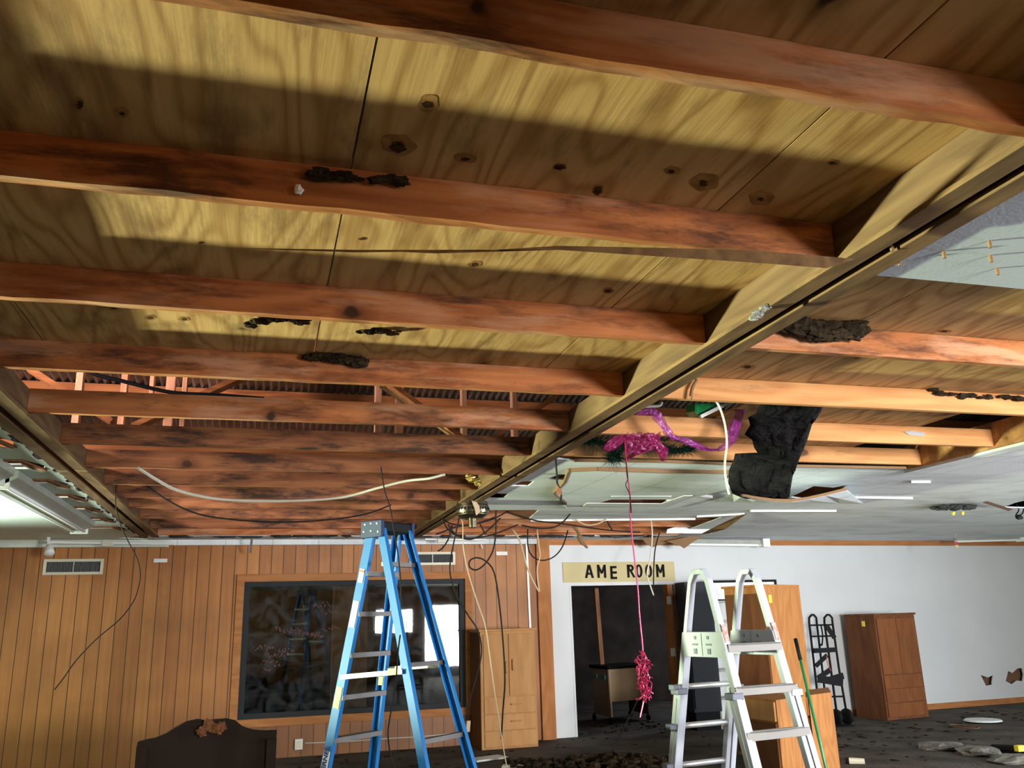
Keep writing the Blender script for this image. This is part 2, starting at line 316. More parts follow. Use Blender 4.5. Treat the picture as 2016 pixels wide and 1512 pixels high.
# ------------------------------------------------------------------ mesh builder
class MB:
    def __init__(s): s.v = []; s.f = []
    def add(s, vs, fs):
        n = len(s.v); s.v += [Vector(q) for q in vs]; s.f += [tuple(i+n for i in f) for f in fs]; return s
    def box(s, x0, x1, y0, y1, z0, z1):
        vs = [(x, y, z) for z in (z0, z1) for y in (y0, y1) for x in (x0, x1)]
        return s.add(vs, [(0, 2, 3, 1), (4, 5, 7, 6), (0, 1, 5, 4), (2, 6, 7, 3), (0, 4, 6, 2), (1, 3, 7, 5)])
    def obox(s, c, a, b, d, ha, hb, hd):
        c = Vector(c); a = Vector(a).normalized(); b = Vector(b).normalized(); d = Vector(d).normalized()
        vs = [c + a*i*ha + b*j*hb + d*k*hd for k in (-1, 1) for j in (-1, 1) for i in (-1, 1)]
        return s.add(vs, [(0, 2, 3, 1), (4, 5, 7, 6), (0, 1, 5, 4), (2, 6, 7, 3), (0, 4, 6, 2), (1, 3, 7, 5)])
    def bar(s, p0, p1, w_, h_, up=(0, 0, 1)):
        p0 = Vector(p0); p1 = Vector(p1); d = (p1-p0); L = d.length; d.normalize()
        u = Vector(up); sd = d.cross(u)
        if sd.length < 1e-4: sd = d.cross(Vector((0, 1, 0)))
        sd.normalize(); u = sd.cross(d).normalized()
        return s.obox((p0+p1)/2, d, sd, u, L/2, w_/2, h_/2)
    def channel(s, p0, p1, w_, dep, th, up):   # C section rail: web w_ wide, flanges dep deep towards up
        p0 = Vector(p0); p1 = Vector(p1); d = (p1-p0); L = d.length; d.normalize()
        u = Vector(up); sd = d.cross(u).normalized(); u = sd.cross(d).normalized(); c = (p0+p1)/2
        s.obox(c, d, sd, u, L/2, w_/2, th/2)
        for k in (-1, 1): s.obox(c + sd*k*(w_/2-th/2) + u*dep/2, d, sd, u, L/2, th/2, dep/2)
        return s
    def tube(s, pts, r, n=6, closed=False):
        pts = [Vector(p) for p in pts]; rs = r if isinstance(r, (list, tuple)) else [r]*len(pts)
        m = len(pts); base = len(s.v); prev = None
        for i, p in enumerate(pts):
            if closed: d = pts[(i+1) % m]-pts[i-1]
            else: d = pts[min(i+1, m-1)]-pts[max(i-1, 0)]
            if d.length < 1e-9: d = Vector((0, 0, 1))
            d.normalize()
            if prev is None:
                a = d.cross(Vector((0, 0, 1)))
                if a.length < 1e-3: a = d.cross(Vector((0, 1, 0)))
            else: a = prev - d*prev.dot(d)
            if a.length < 1e-6: a = d.orthogonal()
            a.normalize(); prev = a; b = d.cross(a)
            for k in range(n):
                t = 2*math.pi*k/n; s.v.append(p + (a*math.cos(t)+b*math.sin(t))*rs[i])
        for i in range(m if closed else m-1):
            j = (i+1) % m
            for k in range(n):
                k2 = (k+1) % n
                s.f.append((base+i*n+k, base+i*n+k2, base+j*n+k2, base+j*n+k))
        if not closed:
            s.f.append(tuple(base+k for k in range(n))[::-1]); s.f.append(tuple(base+(m-1)*n+k for k in range(n)))
        return s
    def lathe(s, prof, c, n=24, axis=(0, 0, 1)):
        c = Vector(c); ax = Vector(axis).normalized(); a = ax.orthogonal().normalized(); b = ax.cross(a)
        base = len(s.v)
        for r, h in prof:
            for k in range(n):
                t = 2*math.pi*k/n; s.v.append(c + ax*h + (a*math.cos(t)+b*math.sin(t))*r)
        for i in range(len(prof)-1):
            for k in range(n):
                k2 = (k+1) % n
                s.f.append((base+i*n+k, base+i*n+k2, base+(i+1)*n+k2, base+(i+1)*n+k))
        s.f.append(tuple(base+k for k in range(n))[::-1]); s.f.append(tuple(base+(len(prof)-1)*n+k for k in range(n)))
        return s
    def prism(s, pts, ext):                     # planar 3d polygon extruded by a vector
        pts = [Vector(p) for p in pts]; e = Vector(ext); n = len(pts); b = len(s.v)
        s.v += pts + [p+e for p in pts]
        for tri in tessellate_polygon([pts]):
            s.f.append(tuple(b+i for i in tri)); s.f.append(tuple(b+n+i for i in tri[::-1]))
        for i in range(n): s.f.append((b+i, b+(i+1) % n, b+n+(i+1) % n, b+n+i))
        return s
    def slab(s, loops, fn, a0, a1):             # 2d outline with holes, fn(u, v, a) -> point
        L = [[Vector((u, v, 0)) for u, v in l] for l in loops]; flat = [p for l in L for p in l]; b = len(s.v); n = len(flat)
        s.v += [Vector(fn(p.x, p.y, a0)) for p in flat] + [Vector(fn(p.x, p.y, a1)) for p in flat]
        for tri in tessellate_polygon(L):
            s.f.append(tuple(b+i for i in tri)); s.f.append(tuple(b+n+i for i in tri[::-1]))
        o = 0
        for l in L:
            m = len(l)
            for i in range(m): s.f.append((b+o+i, b+o+(i+1) % m, b+n+o+(i+1) % m, b+n+o+i))
            o += m
        return s
    def blob(s, c, rx, ry, rz, rng, jag=0.3, n=8, m=6):
        c = Vector(c); b = len(s.v)
        s.v.append(c+Vector((0, 0, -rz)))
        for i in range(1, m):
            ph = math.pi*i/m - math.pi/2
            for k in range(n):
                t = 2*math.pi*k/n; q = 1+rng.uniform(-jag, jag)
                s.v.append(c + Vector((rx*math.cos(ph)*math.cos(t)*q, ry*math.cos(ph)*math.sin(t)*q, rz*math.sin(ph)*q)))
        s.v.append(c+Vector((0, 0, rz))); top = len(s.v)-1
        for k in range(n): s.f.append((b, b+1+(k+1) % n, b+1+k)); s.f.append((top, top-n+k, top-n+(k+1) % n))
        for i in range(m-2):
            for k in range(n):
                a = b+1+i*n; s.f.append((a+k, a+(k+1) % n, a+n+(k+1) % n, a+n+k))
        return s
    def build(s, name, mat, parent=None, smooth=False, bevel=0.0, base=None):
        if parent is not None: org = parent_loc(parent)
        elif base is not None: org = Vector(base)
        else:
            org = Vector(((min(p.x for p in s.v)+max(p.x for p in s.v))/2, (min(p.y for p in s.v)+max(p.y for p in s.v))/2, min(p.z for p in s.v)))
        me = bpy.data.meshes.new(name); me.from_pydata([p-org for p in s.v], [], s.f)
        bm = bmesh.new(); bm.from_mesh(me); bmesh.ops.recalc_face_normals(bm, faces=bm.faces); bm.to_mesh(me); bm.free()
        me.materials.append(mat)
        if smooth: me.polygons.foreach_set('use_smooth', [True]*len(me.polygons))
        o = bpy.data.objects.new(name, me); COL.objects.link(o)
        if parent is not None: o.parent = parent
        else: o.location = org
        if bevel:
            md = o.modifiers.new('bevel', 'BEVEL'); md.width = bevel; md.segments = 2; md.limit_method = 'ANGLE'
        return o
def parent_loc(p):
    v = Vector((0, 0, 0))
    while p is not None: v += p.location; p = p.parent
    return v
def tag(o, label=None, cat=None, group=None, kind=None):
    if label: o['label'] = label
    if cat: o['category'] = cat
    if group: o['group'] = group
    if kind: o['kind'] = kind
    return o
def struct(o): o['kind'] = 'structure'; return o
def empty(name, loc, label, cat, group=None):
    o = bpy.data.objects.new(name, None); COL.objects.link(o); o.location = Vector(loc); o.empty_display_size = 0.1
    return tag(o, label, cat, group)
def smooth_line(pts, k=4):
    pts = [Vector(p) for p in pts]; out = []
    for i in range(len(pts)-1):
        p0 = pts[max(i-1, 0)]; p1 = pts[i]; p2 = pts[i+1]; p3 = pts[min(i+2, len(pts)-1)]
        for j in range(k):
            t = j/k
            out.append(0.5*((2*p1)+(-p0+p2)*t+(2*p0-5*p1+4*p2-p3)*t*t+(-p0+3*p1-3*p2+p3)*t*t*t))
    out.append(pts[-1]); return out
def text_obj(name, body, size, origin, ux, uz, mat, parent, depth=0.006, bold=0.0, align='CENTER', sx=1.0):
    cu = bpy.data.curves.new(name, 'FONT'); cu.body = body; cu.size = size; cu.extrude = depth/2; cu.offset = bold
    cu.align_x = align; cu.align_y = 'CENTER'
    to = bpy.data.objects.new(name+'_t', cu); me = bpy.data.meshes.new_from_object(to)
    bpy.data.objects.remove(to); me.name = name; me.materials.clear(); me.materials.append(mat)
    ux = Vector(ux).normalized(); uz = Vector(uz).normalized(); un = ux.cross(uz)
    org = parent_loc(parent)
    for v in me.vertices: v.co = Vector(origin)-org + ux*v.co.x*sx + uz*v.co.y + un*v.co.z
    o = bpy.data.objects.new(name, me); COL.objects.link(o); o.parent = parent
    return o
XZ = lambda u, v, a: (u, a, v)
XY = lambda u, v, a: (u, v, a)
YZ = lambda u, v, a: (a, u, v)
rnd = random.Random(7)
ZC = 2.78        # underside of joists and ceiling
ZD = 2.915       # underside of the plywood deck

# ------------------------------------------------------------------ the room shell
struct(MB().box(-8.4, 15, -4.5, 17.5, -0.1, 0).build('floor', M_floor))
# pine boarded part of the back wall with the big window opening
WX0, WX1, WZ0, WZ1 = -0.21, 2.815, 0.48, 2.235
struct(MB().slab([[(-8.2, 0), (4.03, 0), (4.03, 2.9), (-8.2, 2.9)], [(WX0, WZ0), (WX1, WZ0), (WX1, WZ1), (WX0, WZ1)]], XZ, 12.33, 12.45).build('wall_back', M_wall))
# white painted part with the doorway and two torn holes
wl = lambda u, v, a: WP0 + WU*u + WN*a + Vector((0, 0, v))
d0, d1 = UW(1123.5, 1157)[0], UW(1322, 1151)[0]
DT = 2.10
holeA = [UW(*p) for p in ((1931, 1329), (1945, 1334), (1955, 1329), (1953, 1342), (1953, 1348), (1941, 1350))]
holeB = [UW(*p) for p in ((1985, 1321), (1993, 1325), (2003, 1316), (2012, 1315), (2015, 1328), (2013, 1341), (2002, 1340), (1992, 1347), (1980, 1341))]
o = MB().slab([[(0, 0), (d0, 0), (d0, DT), (d1, DT), (d1, 0), (10.9, 0), (10.9, 2.9), (0, 2.9)], holeA, holeB], wl, 0, 0.02).build('wall_back_white', M_white); struct(o)
o = MB().slab([[(0, 0), (d0, 0), (d0, DT), (d1, DT), (d1, 0), (10.9, 0), (10.9, 2.9), (0, 2.9)]], wl, 0.09, 0.11).build('wall_back_inner', plain('brown_wall_core', (0.16, 0.085, 0.045), 0.9)); struct(o)
struct(MB().box(-8.3, -8.2, -4.3, 4.0, 0, 4.9).box(-8.3, -8.2, 4.0, 8.8, 0, 0.4).box(-8.3, -8.2, 4.0, 8.8, 2.3, 4.9).build('wall_left', M_wall))
struct(MB().slab([[(6.6, 0), (12.33, 0), (12.33, 4.9), (6.6, 4.9)], [(6.9, .9), (11.0, .9), (11.0, 2.1), (6.9, 2.1)]], YZ, -5.1, -5.0).build('wall_left_added', M_wall))  # unseen wall and opening, added around the left ceiling lamp
struct(MB().slab([[(-4.3, 0), (13.2, 0), (13.2, 4.9), (-4.3, 4.9)], [(1.5, 0.8), (4.5, 0.8), (4.5, 2.4), (1.5, 2.4)]], YZ, 14.45, 14.6).build('wall_right', M_white))
struct(MB().slab([[(-8.3, 0), (14.6, 0), (14.6, 5.6), (-8.3, 5.6)], [(5.2, 0.1), (6.7, 0.1), (6.7, 2.2), (5.2, 2.2)], [(3.6, 1.35), (4.8, 1.35), (4.8, 2.15), (3.6, 2.15)], [(-2.1, .85), (-.3, .85), (-.3, 2.15), (-2.1, 2.15)]], XZ, -4.0, -3.85).build('wall_front', M_wall))
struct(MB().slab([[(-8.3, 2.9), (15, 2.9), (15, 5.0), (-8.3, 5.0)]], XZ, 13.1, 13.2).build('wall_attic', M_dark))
# room behind the doorway and behind the glass
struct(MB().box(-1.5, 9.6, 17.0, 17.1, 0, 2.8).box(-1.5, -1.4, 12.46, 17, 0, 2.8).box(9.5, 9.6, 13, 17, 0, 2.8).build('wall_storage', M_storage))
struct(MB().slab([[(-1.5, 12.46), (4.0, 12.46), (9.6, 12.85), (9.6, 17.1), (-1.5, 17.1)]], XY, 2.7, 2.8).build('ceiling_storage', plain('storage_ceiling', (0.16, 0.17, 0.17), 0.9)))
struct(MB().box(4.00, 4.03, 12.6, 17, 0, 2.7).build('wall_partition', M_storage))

# ceiling sheets
CI = -1.44
def holes_notch_left():
    hs = []
    for k, y in enumerate((4.9, 5.77, 6.62, 7.45, 8.25, 9.05, 9.9, 10.75)):
        hs.append([(-1.96, y), (-1.60, y-0.03), (-1.53, y+0.14), (-1.60, y+0.42), (-1.66, y+0.38), (-1.68, y+0.13), (-1.96, y+0.16)])
    return hs
cl = MB().slab([[(-8.2, -3.9), (CI, -3.9), (CI, 11.74), (CI-.35, 12.0), (-1.0, 12.33), (-8.2, 12.33)]] + holes_notch_left(), XY, ZC, ZC+0.012)
struct(cl.build('ceiling_left', M_ceilL))
struct(MB().slab([[(CI, -3.9), (15, -3.9), (15, -0.4), (CI, -0.4)]], XY, ZC, ZC+0.015).build('ceiling_front', M_ceilL))
# long strip along the back wall
st = [(-1.44, 11.80)]
xx = -1.2
while xx < 6.0:
    st.append((xx, 11.78+rnd.uniform(-.06, .07))); xx += rnd.uniform(.15, .4)
st += [(6.0, 11.75), (6.0, 12.5), (-1.44, 12.33)]
struct(MB().slab([st], XY, ZC, ZC+0.012).build('ceiling_back', M_ceil))
# right hand grey ceiling with its holes
hA = [P(*p, z=ZC).to_2d() for p in ((1152, 992), (1203, 978), (1322, 978), (1303, 993))]
hB = [P(*p, z=ZC).to_2d() for p in ((1556, 979), (1602, 957), (1640, 960), (1668, 955), (1640, 977), (1594, 984))]
hC = [P(*p, z=ZC).to_2d() for p in ((1975, 999), (1998, 990), (2015, 986), (2060, 983), (2060, 1001))]
nr = []
for (a, b) in (((1075, 944), (1120, 945)), ((1005, 957), (1040, 957)), ((955, 979), (992, 980))):
    q0 = P(*a, z=ZC); q1 = P(*b, z=ZC)
    nr.append([(q0.x, q0.y), (q1.x, q1.y), (q1.x-.03, q1.y-.27), (q0.x+.03, q0.y-.27)])
outer = [(2.07, 6.02), (2.26, 6.10), (3.0, 6.05), (4.0, 6.12), (5.28, 6.08), (5.62, 6.25), (5.62, 5.3), (5.62, 2.0), (5.62, -0.4), (14.5, -0.4), (14.5, 13.0), (6.0, 12.5), (5.95, 11.55),
         (5.72, 10.9), (5.58, 10.2), (5.46, 9.52), (5.14, 9.6), (3.04, 9.84), (2.9, 8.98), (2.07, 9.04)]
struct(MB().slab([outer, hA, hB, hC] + nr, XY, ZC, ZC+0.012).build('ceiling_right', M_ceil))
# second, lower layer of ceiling boards (torn edge just behind the hole)
lay = [(2.35, 6.42), (2.55, 6.35), (3.2, 6.40), (3.75, 6.36), (3.85, 6.62), (4.2, 7.15), (4.15, 7.65), (4.35, 7.75), (4.30, 8.62), (3.10, 8.66), (2.95, 8.2), (2.62, 7.6), (2.5, 6.95)]
hA2 = [(p[0], p[1]) for p in hA]
struct(MB().slab([lay, hA2], XY, ZC-0.028, ZC-0.002).build('ceiling_tiles', M_ceil))
ed = MB(); r5 = random.Random(17)
pl_e = [(2.26, 6.10), (3.0, 6.05), (4.0, 6.12), (5.28, 6.08)]
for i in range(len(pl_e)-1): ed.bar((pl_e[i][0], pl_e[i][1]-.012, ZC+.002), (pl_e[i+1][0], pl_e[i+1][1]-.012, ZC+.002), .02, .022)
for i in range(4): ed.bar((lay[i][0], lay[i][1]-.012, ZC-.014), (lay[i+1][0], lay[i+1][1]-.012, ZC-.014), .02, .032)
for i in (0, -1, -2):
    p, q = lay[i], lay[i-1]; ed.bar((p[0]-.012, p[1], ZC-.014), (q[0]-.012, q[1], ZC-.014), .02, .032)
struct(ed.build('trim_5', M_card))
# bright blue-white sheet above the camera on the right
pl = [(2.03, -0.4), (2.03, 2.30), (2.06, 2.41), (2.5, 2.405), (5.6, 2.41), (5.6, -0.4)]
struct(MB().slab([pl], XY, ZC-0.004, ZC+0.01).build('ceiling_sheet', M_ceilR))

# trims of the back wall
struct(MB().box(3.90, 4.10, 12.27, 12.345, 0, 2.78).build('trim_1', M_trimz))
struct(MB().slab([[(0.0, 2.70), (10.8, 2.70), (10.8, 2.78), (0.0, 2.78)]], wl, -0.02, 0.0).build('trim_2', M_trim))
struct(MB().box(-8.2, -1.2, 12.24, 12.33, 2.69, 2.78).build('trim_3', M_ceilL))
struct(MB().box(-1.2, 3.9, 12.24, 12.33, 2.71, 2.78).build('trim_4', M_ceil))
b0 = UW(1668, 1400)[0]
struct(MB().slab([[(d1+.1, 0), (10.8, 0), (10.8, 0.09), (d1+.1, 0.09)]], wl, -0.018, 0.0).build('baseboard_back', M_trim))

# big window in the boarded wall
win = empty('window_1', ((WX0+WX1)/2, 12.33, WZ0), 'large window of old scrawled glass in a dark frame in the boarded wall', 'window'); win['kind'] = 'structure'
def ringbox(x0, x1, z0, z1, wd, y0, y1):
    m = MB(); m.box(x0, x0+wd, y0, y1, z0, z1); m.box(x1-wd, x1, y0, y1, z0, z1); m.box(x0+wd, x1-wd, y0, y1, z0, z0+wd); m.box(x0+wd, x1-wd, y0, y1, z1-wd, z1); return m
ringbox(WX0-.10, WX1+.10, WZ0-.09, WZ1+.09, 0.10, 12.295, 12.33).build('window_trim', M_trim, win, bevel=.004)
ringbox(WX0, WX1, WZ0, WZ1, 0.075, 12.335, 12.42).build('window_frame', M_frame, win)
MB().box(WX0+.07, WX1-.07, 12.375, 12.381, WZ0+.07, WZ1-.07).build('pane', M_glass, win)
sc = MB(); r2 = random.Random(3)
for (cx_, cz_, nn, sz) in ((570, 1240, 12, 7), (612, 1250, 10, 7), (655, 1238, 8, 6), (625, 1252, 7, 5), (520, 1275, 10, 6), (545, 1290, 11, 6), (566, 1280, 8, 6), (535, 1306, 9, 5), (528, 1317, 4, 5), (636, 1190, 8, 5), (655, 1205, 6, 4)):
    for i in range(nn):
        px = cx_ + (i-nn/2)*4.2; py = cz_ + r2.uniform(-4, 4); ln = [P(px+r2.uniform(-sz, sz)*.5, py+r2.uniform(-sz, sz)*.7, y=12.373) for q in range(4)]
        sc.tube(smooth_line(ln, 3), 0.004, 4)
sc.build('scrawled_writing', M_chalk, win)
# things seen dimly behind the glass
tag(MB().box(1.02, 1.52, 13.0, 13.1, 0, 2.7).build('wooden_post', M_stud), 'wide rough timber post standing behind the big window', 'post')
sh = empty('storage_shelf', (0.6, 16.2, 0), 'dark shelving unit standing in the room behind the big window', 'shelf')
for z in (.5, 1.0, 1.5): MB().box(-.3, 3.1, 15.9, 16.4, z, z+.04).build('shelf_board', M_storage, sh)
for x in (-.3, 1.35, 3.05): MB().box(x, x+.05, 15.9, 16.4, 0, 2.0).build('upright', M_storage, sh)

# ------------------------------------------------------------------ deck, joists, carriers
def sheet(x0, x1, y0, y1, label):
    m = MB().slab([[(x0+.003, y0), (x1-.003, y0), (x1-.003, y1), (x0+.003, y1)]], XY, ZD, ZD+0.015)
    tag(m.build('plywood_sheet', M_ply), label, 'plywood sheet', 'plywood sheets of the roof deck')
for (x0, x1, y0, y1, l) in (
    (-2.24, -1.02, -0.6, 2.36, 'stained plywood deck sheet at the upper left corner, above the nearest joists'),
    (-1.02, 0.2, -0.6, 2.36, 'plywood deck sheet with a dark seam, above left of the nearest two joists'),
    (0.2, 1.42, -0.6, 2.36, 'knotty plywood deck sheet at the top centre between the nearest joists'),
    (1.42, 2.0, -0.6, 2.36, 'narrow dark plywood strip against the long beam, above the nearest joists'),
    (-2.24, -1.02, 2.365, 4.30, 'plywood deck sheet far left between second and fourth joists'),
    (-1.02, 0.2, 2.365, 4.30, 'plywood deck sheet left of centre between second and fourth joists'),
    (0.2, 1.42, 2.365, 4.30, 'yellowish plywood deck sheet right of centre between second and fourth joists'),
    (1.42, 2.0, 2.365, 4.30, 'narrow plywood strip beside the long beam between second and fourth joists'),
    (2.0, 2.64, 2.0, 4.26, 'plywood deck strip right behind the long beam in the right bay'),
    (2.64, 3.86, 2.0, 4.26, 'plywood deck sheet in the right bay above the brown insulation clump'),
    (3.86, 5.4, 2.0, 4.26, 'plywood deck sheet at the far right edge below the blue-white sheet'),
    (2.95, 3.9, 4.27, 6.0, 'plywood deck sheet hidden partly by the hanging black insulation'),
    (3.9, 4.65, 4.27, 6.0, 'plywood deck sheet beside the black opening of the right bay')):
    sheet(x0, x1, y0, y1, l)

M_knot = plain('plywood_knot', (0.33, 0.165, 0.058), 0.8, spec=.1, var2=(0.19, 0.085, 0.026), vscale=22)
M_core = plain('knot_core', (0.09, 0.042, 0.018), 0.9, spec=.05, var2=(0.012, 0.006, 0.003), vscale=60)
rk = random.Random(31)
sheets = [o for o in COL.objects if o.name.startswith('plywood_sheet')]
for px, py, rx, ry, cf in ((785, 285, 42, 26, .5), (843, 203, 27, 20, .42), (917, 311, 27, 13, .35), (1103, 328, 15, 9, .8), (1178, 374, 14, 13, .75), (1324, 336, 19, 12, .4), (1388, 358, 33, 24, .3), (1500, 390, 28, 20, .25),
        (156, 205, 10, 18, .6), (240, 222, 16, 14, .3), (1460, 92, 14, 8, .5), (1640, 320, 14, 7, .5), (935, 520, 17, 8, .45), (1198, 572, 15, 7, .6), (395, 478, 8, 3, .7), (713, 470, 8, 4, .8), (295, 625, 16, 6, .4), (362, 628, 14, 6, .4), (225, 605, 14, 7, .5), (1473, 722, 16, 6, .5), (1860, 652, 16, 4, .5)):
    c_ = P(px, py, z=ZD-.0008); par = next((o for o in sheets if min(v.co.x for v in o.data.vertices)+o.location.x-.01 <= c_.x <= max(v.co.x for v in o.data.vertices)+o.location.x+.01 and min(v.co.y for v in o.data.vertices)+o.location.y <= c_.y <= max(v.co.y for v in o.data.vertices)+o.location.y), None)
    if par is None: continue
    def ring_(f, z):
        out = []; e1 = rk.uniform(0, 6); e2 = rk.uniform(0, 6)
        for i in range(30):
            a = 2*math.pi*i/30; q = 1+.10*math.sin(2*a+e1)+.07*math.sin(5*a+e2)+rk.uniform(-.02, .02); out.append(P(px+rx*f*q*math.cos(a), py+ry*f*q*math.sin(a), z=z))
        return out
    kn_ = MB().prism(ring_(.8, ZD-.0008), (0, 0, .0006)).build('knot', M_knot, par)
    MB().prism([p+Vector((rk.uniform(-.004, .004), rx*.0003, 0)) for p in ring_(cf*.8, ZD-.0016)], (0, 0, .0006)).build('knot_core', M_core, kn_)
JY = [1.49, 2.32, 3.26, 4.19, 5.08, 5.92, 6.78, 7.58, 8.31, 9.03, 9.88, 10.85]
JL = ['nearest rough joist at the top of the view, splintered, ending at the long beam',
      'second joist from the camera, reddish, with a thin lath hanging at its right end',
      'third joist from the camera, reddish brown, crossing just above the torn gusset',
      'fourth joist from the camera, spliced with a rounded knot, at the edge of the deck',
      'fifth joist, first one beyond the plywood with open attic behind it',
      'sixth joist, the second beyond the plywood deck, orange brown',
      'seventh joist, dark brown, third beyond the plywood deck',
      'eighth joist, blotched black with mould, behind the white cable',
      'ninth joist, reddish, low behind the sagging white cable',
      'tenth joist, yellowish with dark ends, behind the ceiling fan motor',
      'eleventh joist, stained dark along its face, near the back wall',
      'twelfth joist, farthest one before the back wall header']
for k, (y, l) in enumerate(zip(JY, JL)):
    x0, x1 = -1.27, 1.865
    m = MB(); n = 26; r3 = random.Random(k*5+1)
    vs = []; hh = ZD-ZC-.001
    for i in range(n+1):
        x = x0+(x1-x0)*i/n
        e = r3.uniform(-.002, .002) if k > 1 else r3.uniform(-.006, .006)
        vs += [(x, y+e, ZC+r3.uniform(-.001, .003)), (x, y+.04+e, ZC+r3.uniform(-.001, .003)), (x, y+.04, ZC+hh), (x, y+e*.5, ZC+hh)]
    fs = [(0, 1, 2, 3), (4*n, 4*n+3, 4*n+2, 4*n+1)]
    for i in range(n):
        a = 4*i
        for j in range(4): fs.append((a+j, a+4+j, a+4+(j+1) % 4, a+(j+1) % 4))
    m.add(vs, fs)
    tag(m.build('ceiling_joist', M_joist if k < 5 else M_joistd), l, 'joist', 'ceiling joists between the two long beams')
RJ = [(3.28, 'pinkish joist in the right bay carrying the brown insulation clump', M_joist), (4.20, 'pale joist in the right bay with a rotten splintered top edge', M_pale),
      (5.13, 'pale joist in the right bay with a scrap of silver tape', M_pale), (5.90, 'last pale joist of the right bay, just above the torn grey ceiling', M_pale)]
for y, l, mt in RJ:
    tag(MB().box(2.075, 5.30 if y > 5 else 7.5, y, y+.04, ZC, ZD-.001).build('ceiling_joist', mt, bevel=.004), l, 'joist', 'ceiling joists in the right bay')
for y, l in ((8.24, 'joist seen through the small rectangular hole in the grey ceiling'), (9.95, 'brown joist across the far torn hole, behind the cables'), (10.75, 'second brown joist across the far torn hole'), (11.5, 'brown joist at the back edge of the far torn hole')):
    tag(MB().box(2.075, 6.4, y+(.25 if y < 9 else 0), y+.04+(.25 if y < 9 else 0), ZC+.02, ZC+.20).build('ceiling_joist', M_joist), l, 'joist', 'joists above the far torn hole')
tag(MB().box(-1.27, 6.3, 11.62, 11.66, ZC, ZD).build('header_board', M_joist), 'long orange header board closing the joist bay at the back wall', 'board')

def carrier(name, x, dirn, y0, y1, label):     # dirn: +1 the second flange lies to the right
    t = empty(name, (x+dirn*.1, (y0+y1)/2, ZC), label, 'beam')
    d = dirn
    def bx(a, b, z0, z1, nm, mt): MB().box(min(x+d*a, x+d*b), max(x+d*a, x+d*b), y0, y1, z0, z1).build(nm, mt, t, bevel=.003)
    bx(0.0, .018, ZC-.002, ZD-.002, 'web_board', M_web)
    bx(-.012, .072, ZC-.022, ZC-.003, 'bottom_flange', M_carrier)
    bx(.05, .07, ZC, ZD-.002, 'second_web_board', M_truss)
    bx(.115, .195, ZC-.024, ZC-.003, 'bottom_flange', M_carrier)
    bx(.185, .203, ZC-.002, ZD-.002, 'web_board', M_web)
    return t
carrier('long_beam', 1.868, 1, -0.5, 11.6, 'long built-up beam running from the upper right down to the ceiling fan motor')
carrier('long_beam', -1.272, -1, -0.5, 11.72, 'long built-up beam along the left edge of the opening beside the pale ceiling')
t = empty('bay_beam', (5.4, 3, ZC), 'short beam at the far right closing the right joist bay, with a dark gap beneath', 'beam')
MB().box(5.30, 5.33, 0, 6.07, ZC-.01, ZD+.05).build('web_board', M_pale, t); MB().box(5.33, 5.47, 0, 6.15, ZC-.03, ZC+.02).build('bottom_flange', M_ceil, t)
MB().box(5.50, 5.54, 0, 6.2, ZC-.012, ZC+.12).build('torn_strip', M_trim, t)
# loose lath hanging under the second joist
lp = [P(*p, y=2.17) for p in ((860, 499), (1100, 484), (1300, 488), (1493, 493), (1684, 510), (1628, 528), (1498, 518), (1300, 505), (1100, 492), (700, 497), (440, 488), (700, 492))]
tag(MB().prism(lp, (0, .004, 0.002)).build('hanging_lath', M_carrier), 'thin warped lath hanging below the second joist, pointed at its right end', 'lath')

# attic: corrugated roof, purlins, trusses and studs
m = MB(); per = .076; n = int(23.4/per*6); vs = []
rz = lambda y: 4.62-.2*(y-6)
for i in range(n+1):
    x = -8.4+i*per/6; dz = .012*math.sin(2*math.pi*i/6)
    vs += [(x, -4.3, rz(-4.3)+dz), (x, 13.2, rz(13.2)+dz)]
m.add(vs, [(2*i, 2*i+1, 2*i+3, 2*i+2) for i in range(n)])
struct(m.build('ceiling_roof_metal', M_metal, smooth=True))
pn = 0
for y, l in ((5.2, 'purlin under the metal roof nearest the deck edge'), (7.9, 'purlin under the metal roof behind the truss'), (9.0, 'reddish purlin low under the metal roof'), (10.1, 'dark purlin under the metal roof towards the back wall'), (11.4, 'farthest purlin under the metal roof')):
    tag(MB().box(-8, 14, y, y+.04, rz(y)-.13, rz(y)-.015).build('roof_purlin', M_attic), l, 'purlin', 'purlins under the metal roof')
SL = [(147, .055, 'dark brown stud in the attic at the far left'), (237, .05, 'pinkish stud in the attic, second from the left'), (292, .035, 'narrow mauve stud in the attic'), (330, .075, 'bright pale stud in the attic at the left'),
      (358, .04, 'thin brown stud in the attic just right of the bright pale one'), (745, .06, 'brown attic stud left of the yellow brace'), (787, .07, 'pale stud in the attic behind the fallen yellow lath'), (915, .05, 'pinkish stud in the attic right of centre'), (1015, .05, 'white-edged stud in the attic nearest the long beam')]
for px, wd, l in SL:
    q = P(px, 830, y=7.75)
    tag(MB().box(q.x-wd/2, q.x+wd/2, 7.75, 7.84, ZD+.0, rz(7.75)-.02).build('attic_stud', M_stud, bevel=.003), l, 'stud', 'studs standing in the attic')
t = empty('roof_truss', (0, 7.3, ZD), 'orange timber roof truss crossing the attic behind the open joists', 'truss')
for a, b, wd in (((55, 725), (222, 832), .14), ((485, 740), (262, 842), .15), ((765, 755), (905, 862), .13), ((1110, 770), (960, 870), .12)):
    MB().bar(P(*a, y=7.1), P(*b, y=7.1), .04, wd, (0, 1, 0.0001)).build('web_member', M_attic, t)
MB().box(-3, 3.5, 7.08, 7.12, 4.2, 4.33).build('top_chord', M_attic, t)
MB().box(-3, 3.5, 7.08, 7.12, 2.93, 3.03).build('bottom_chord', M_attic, t)
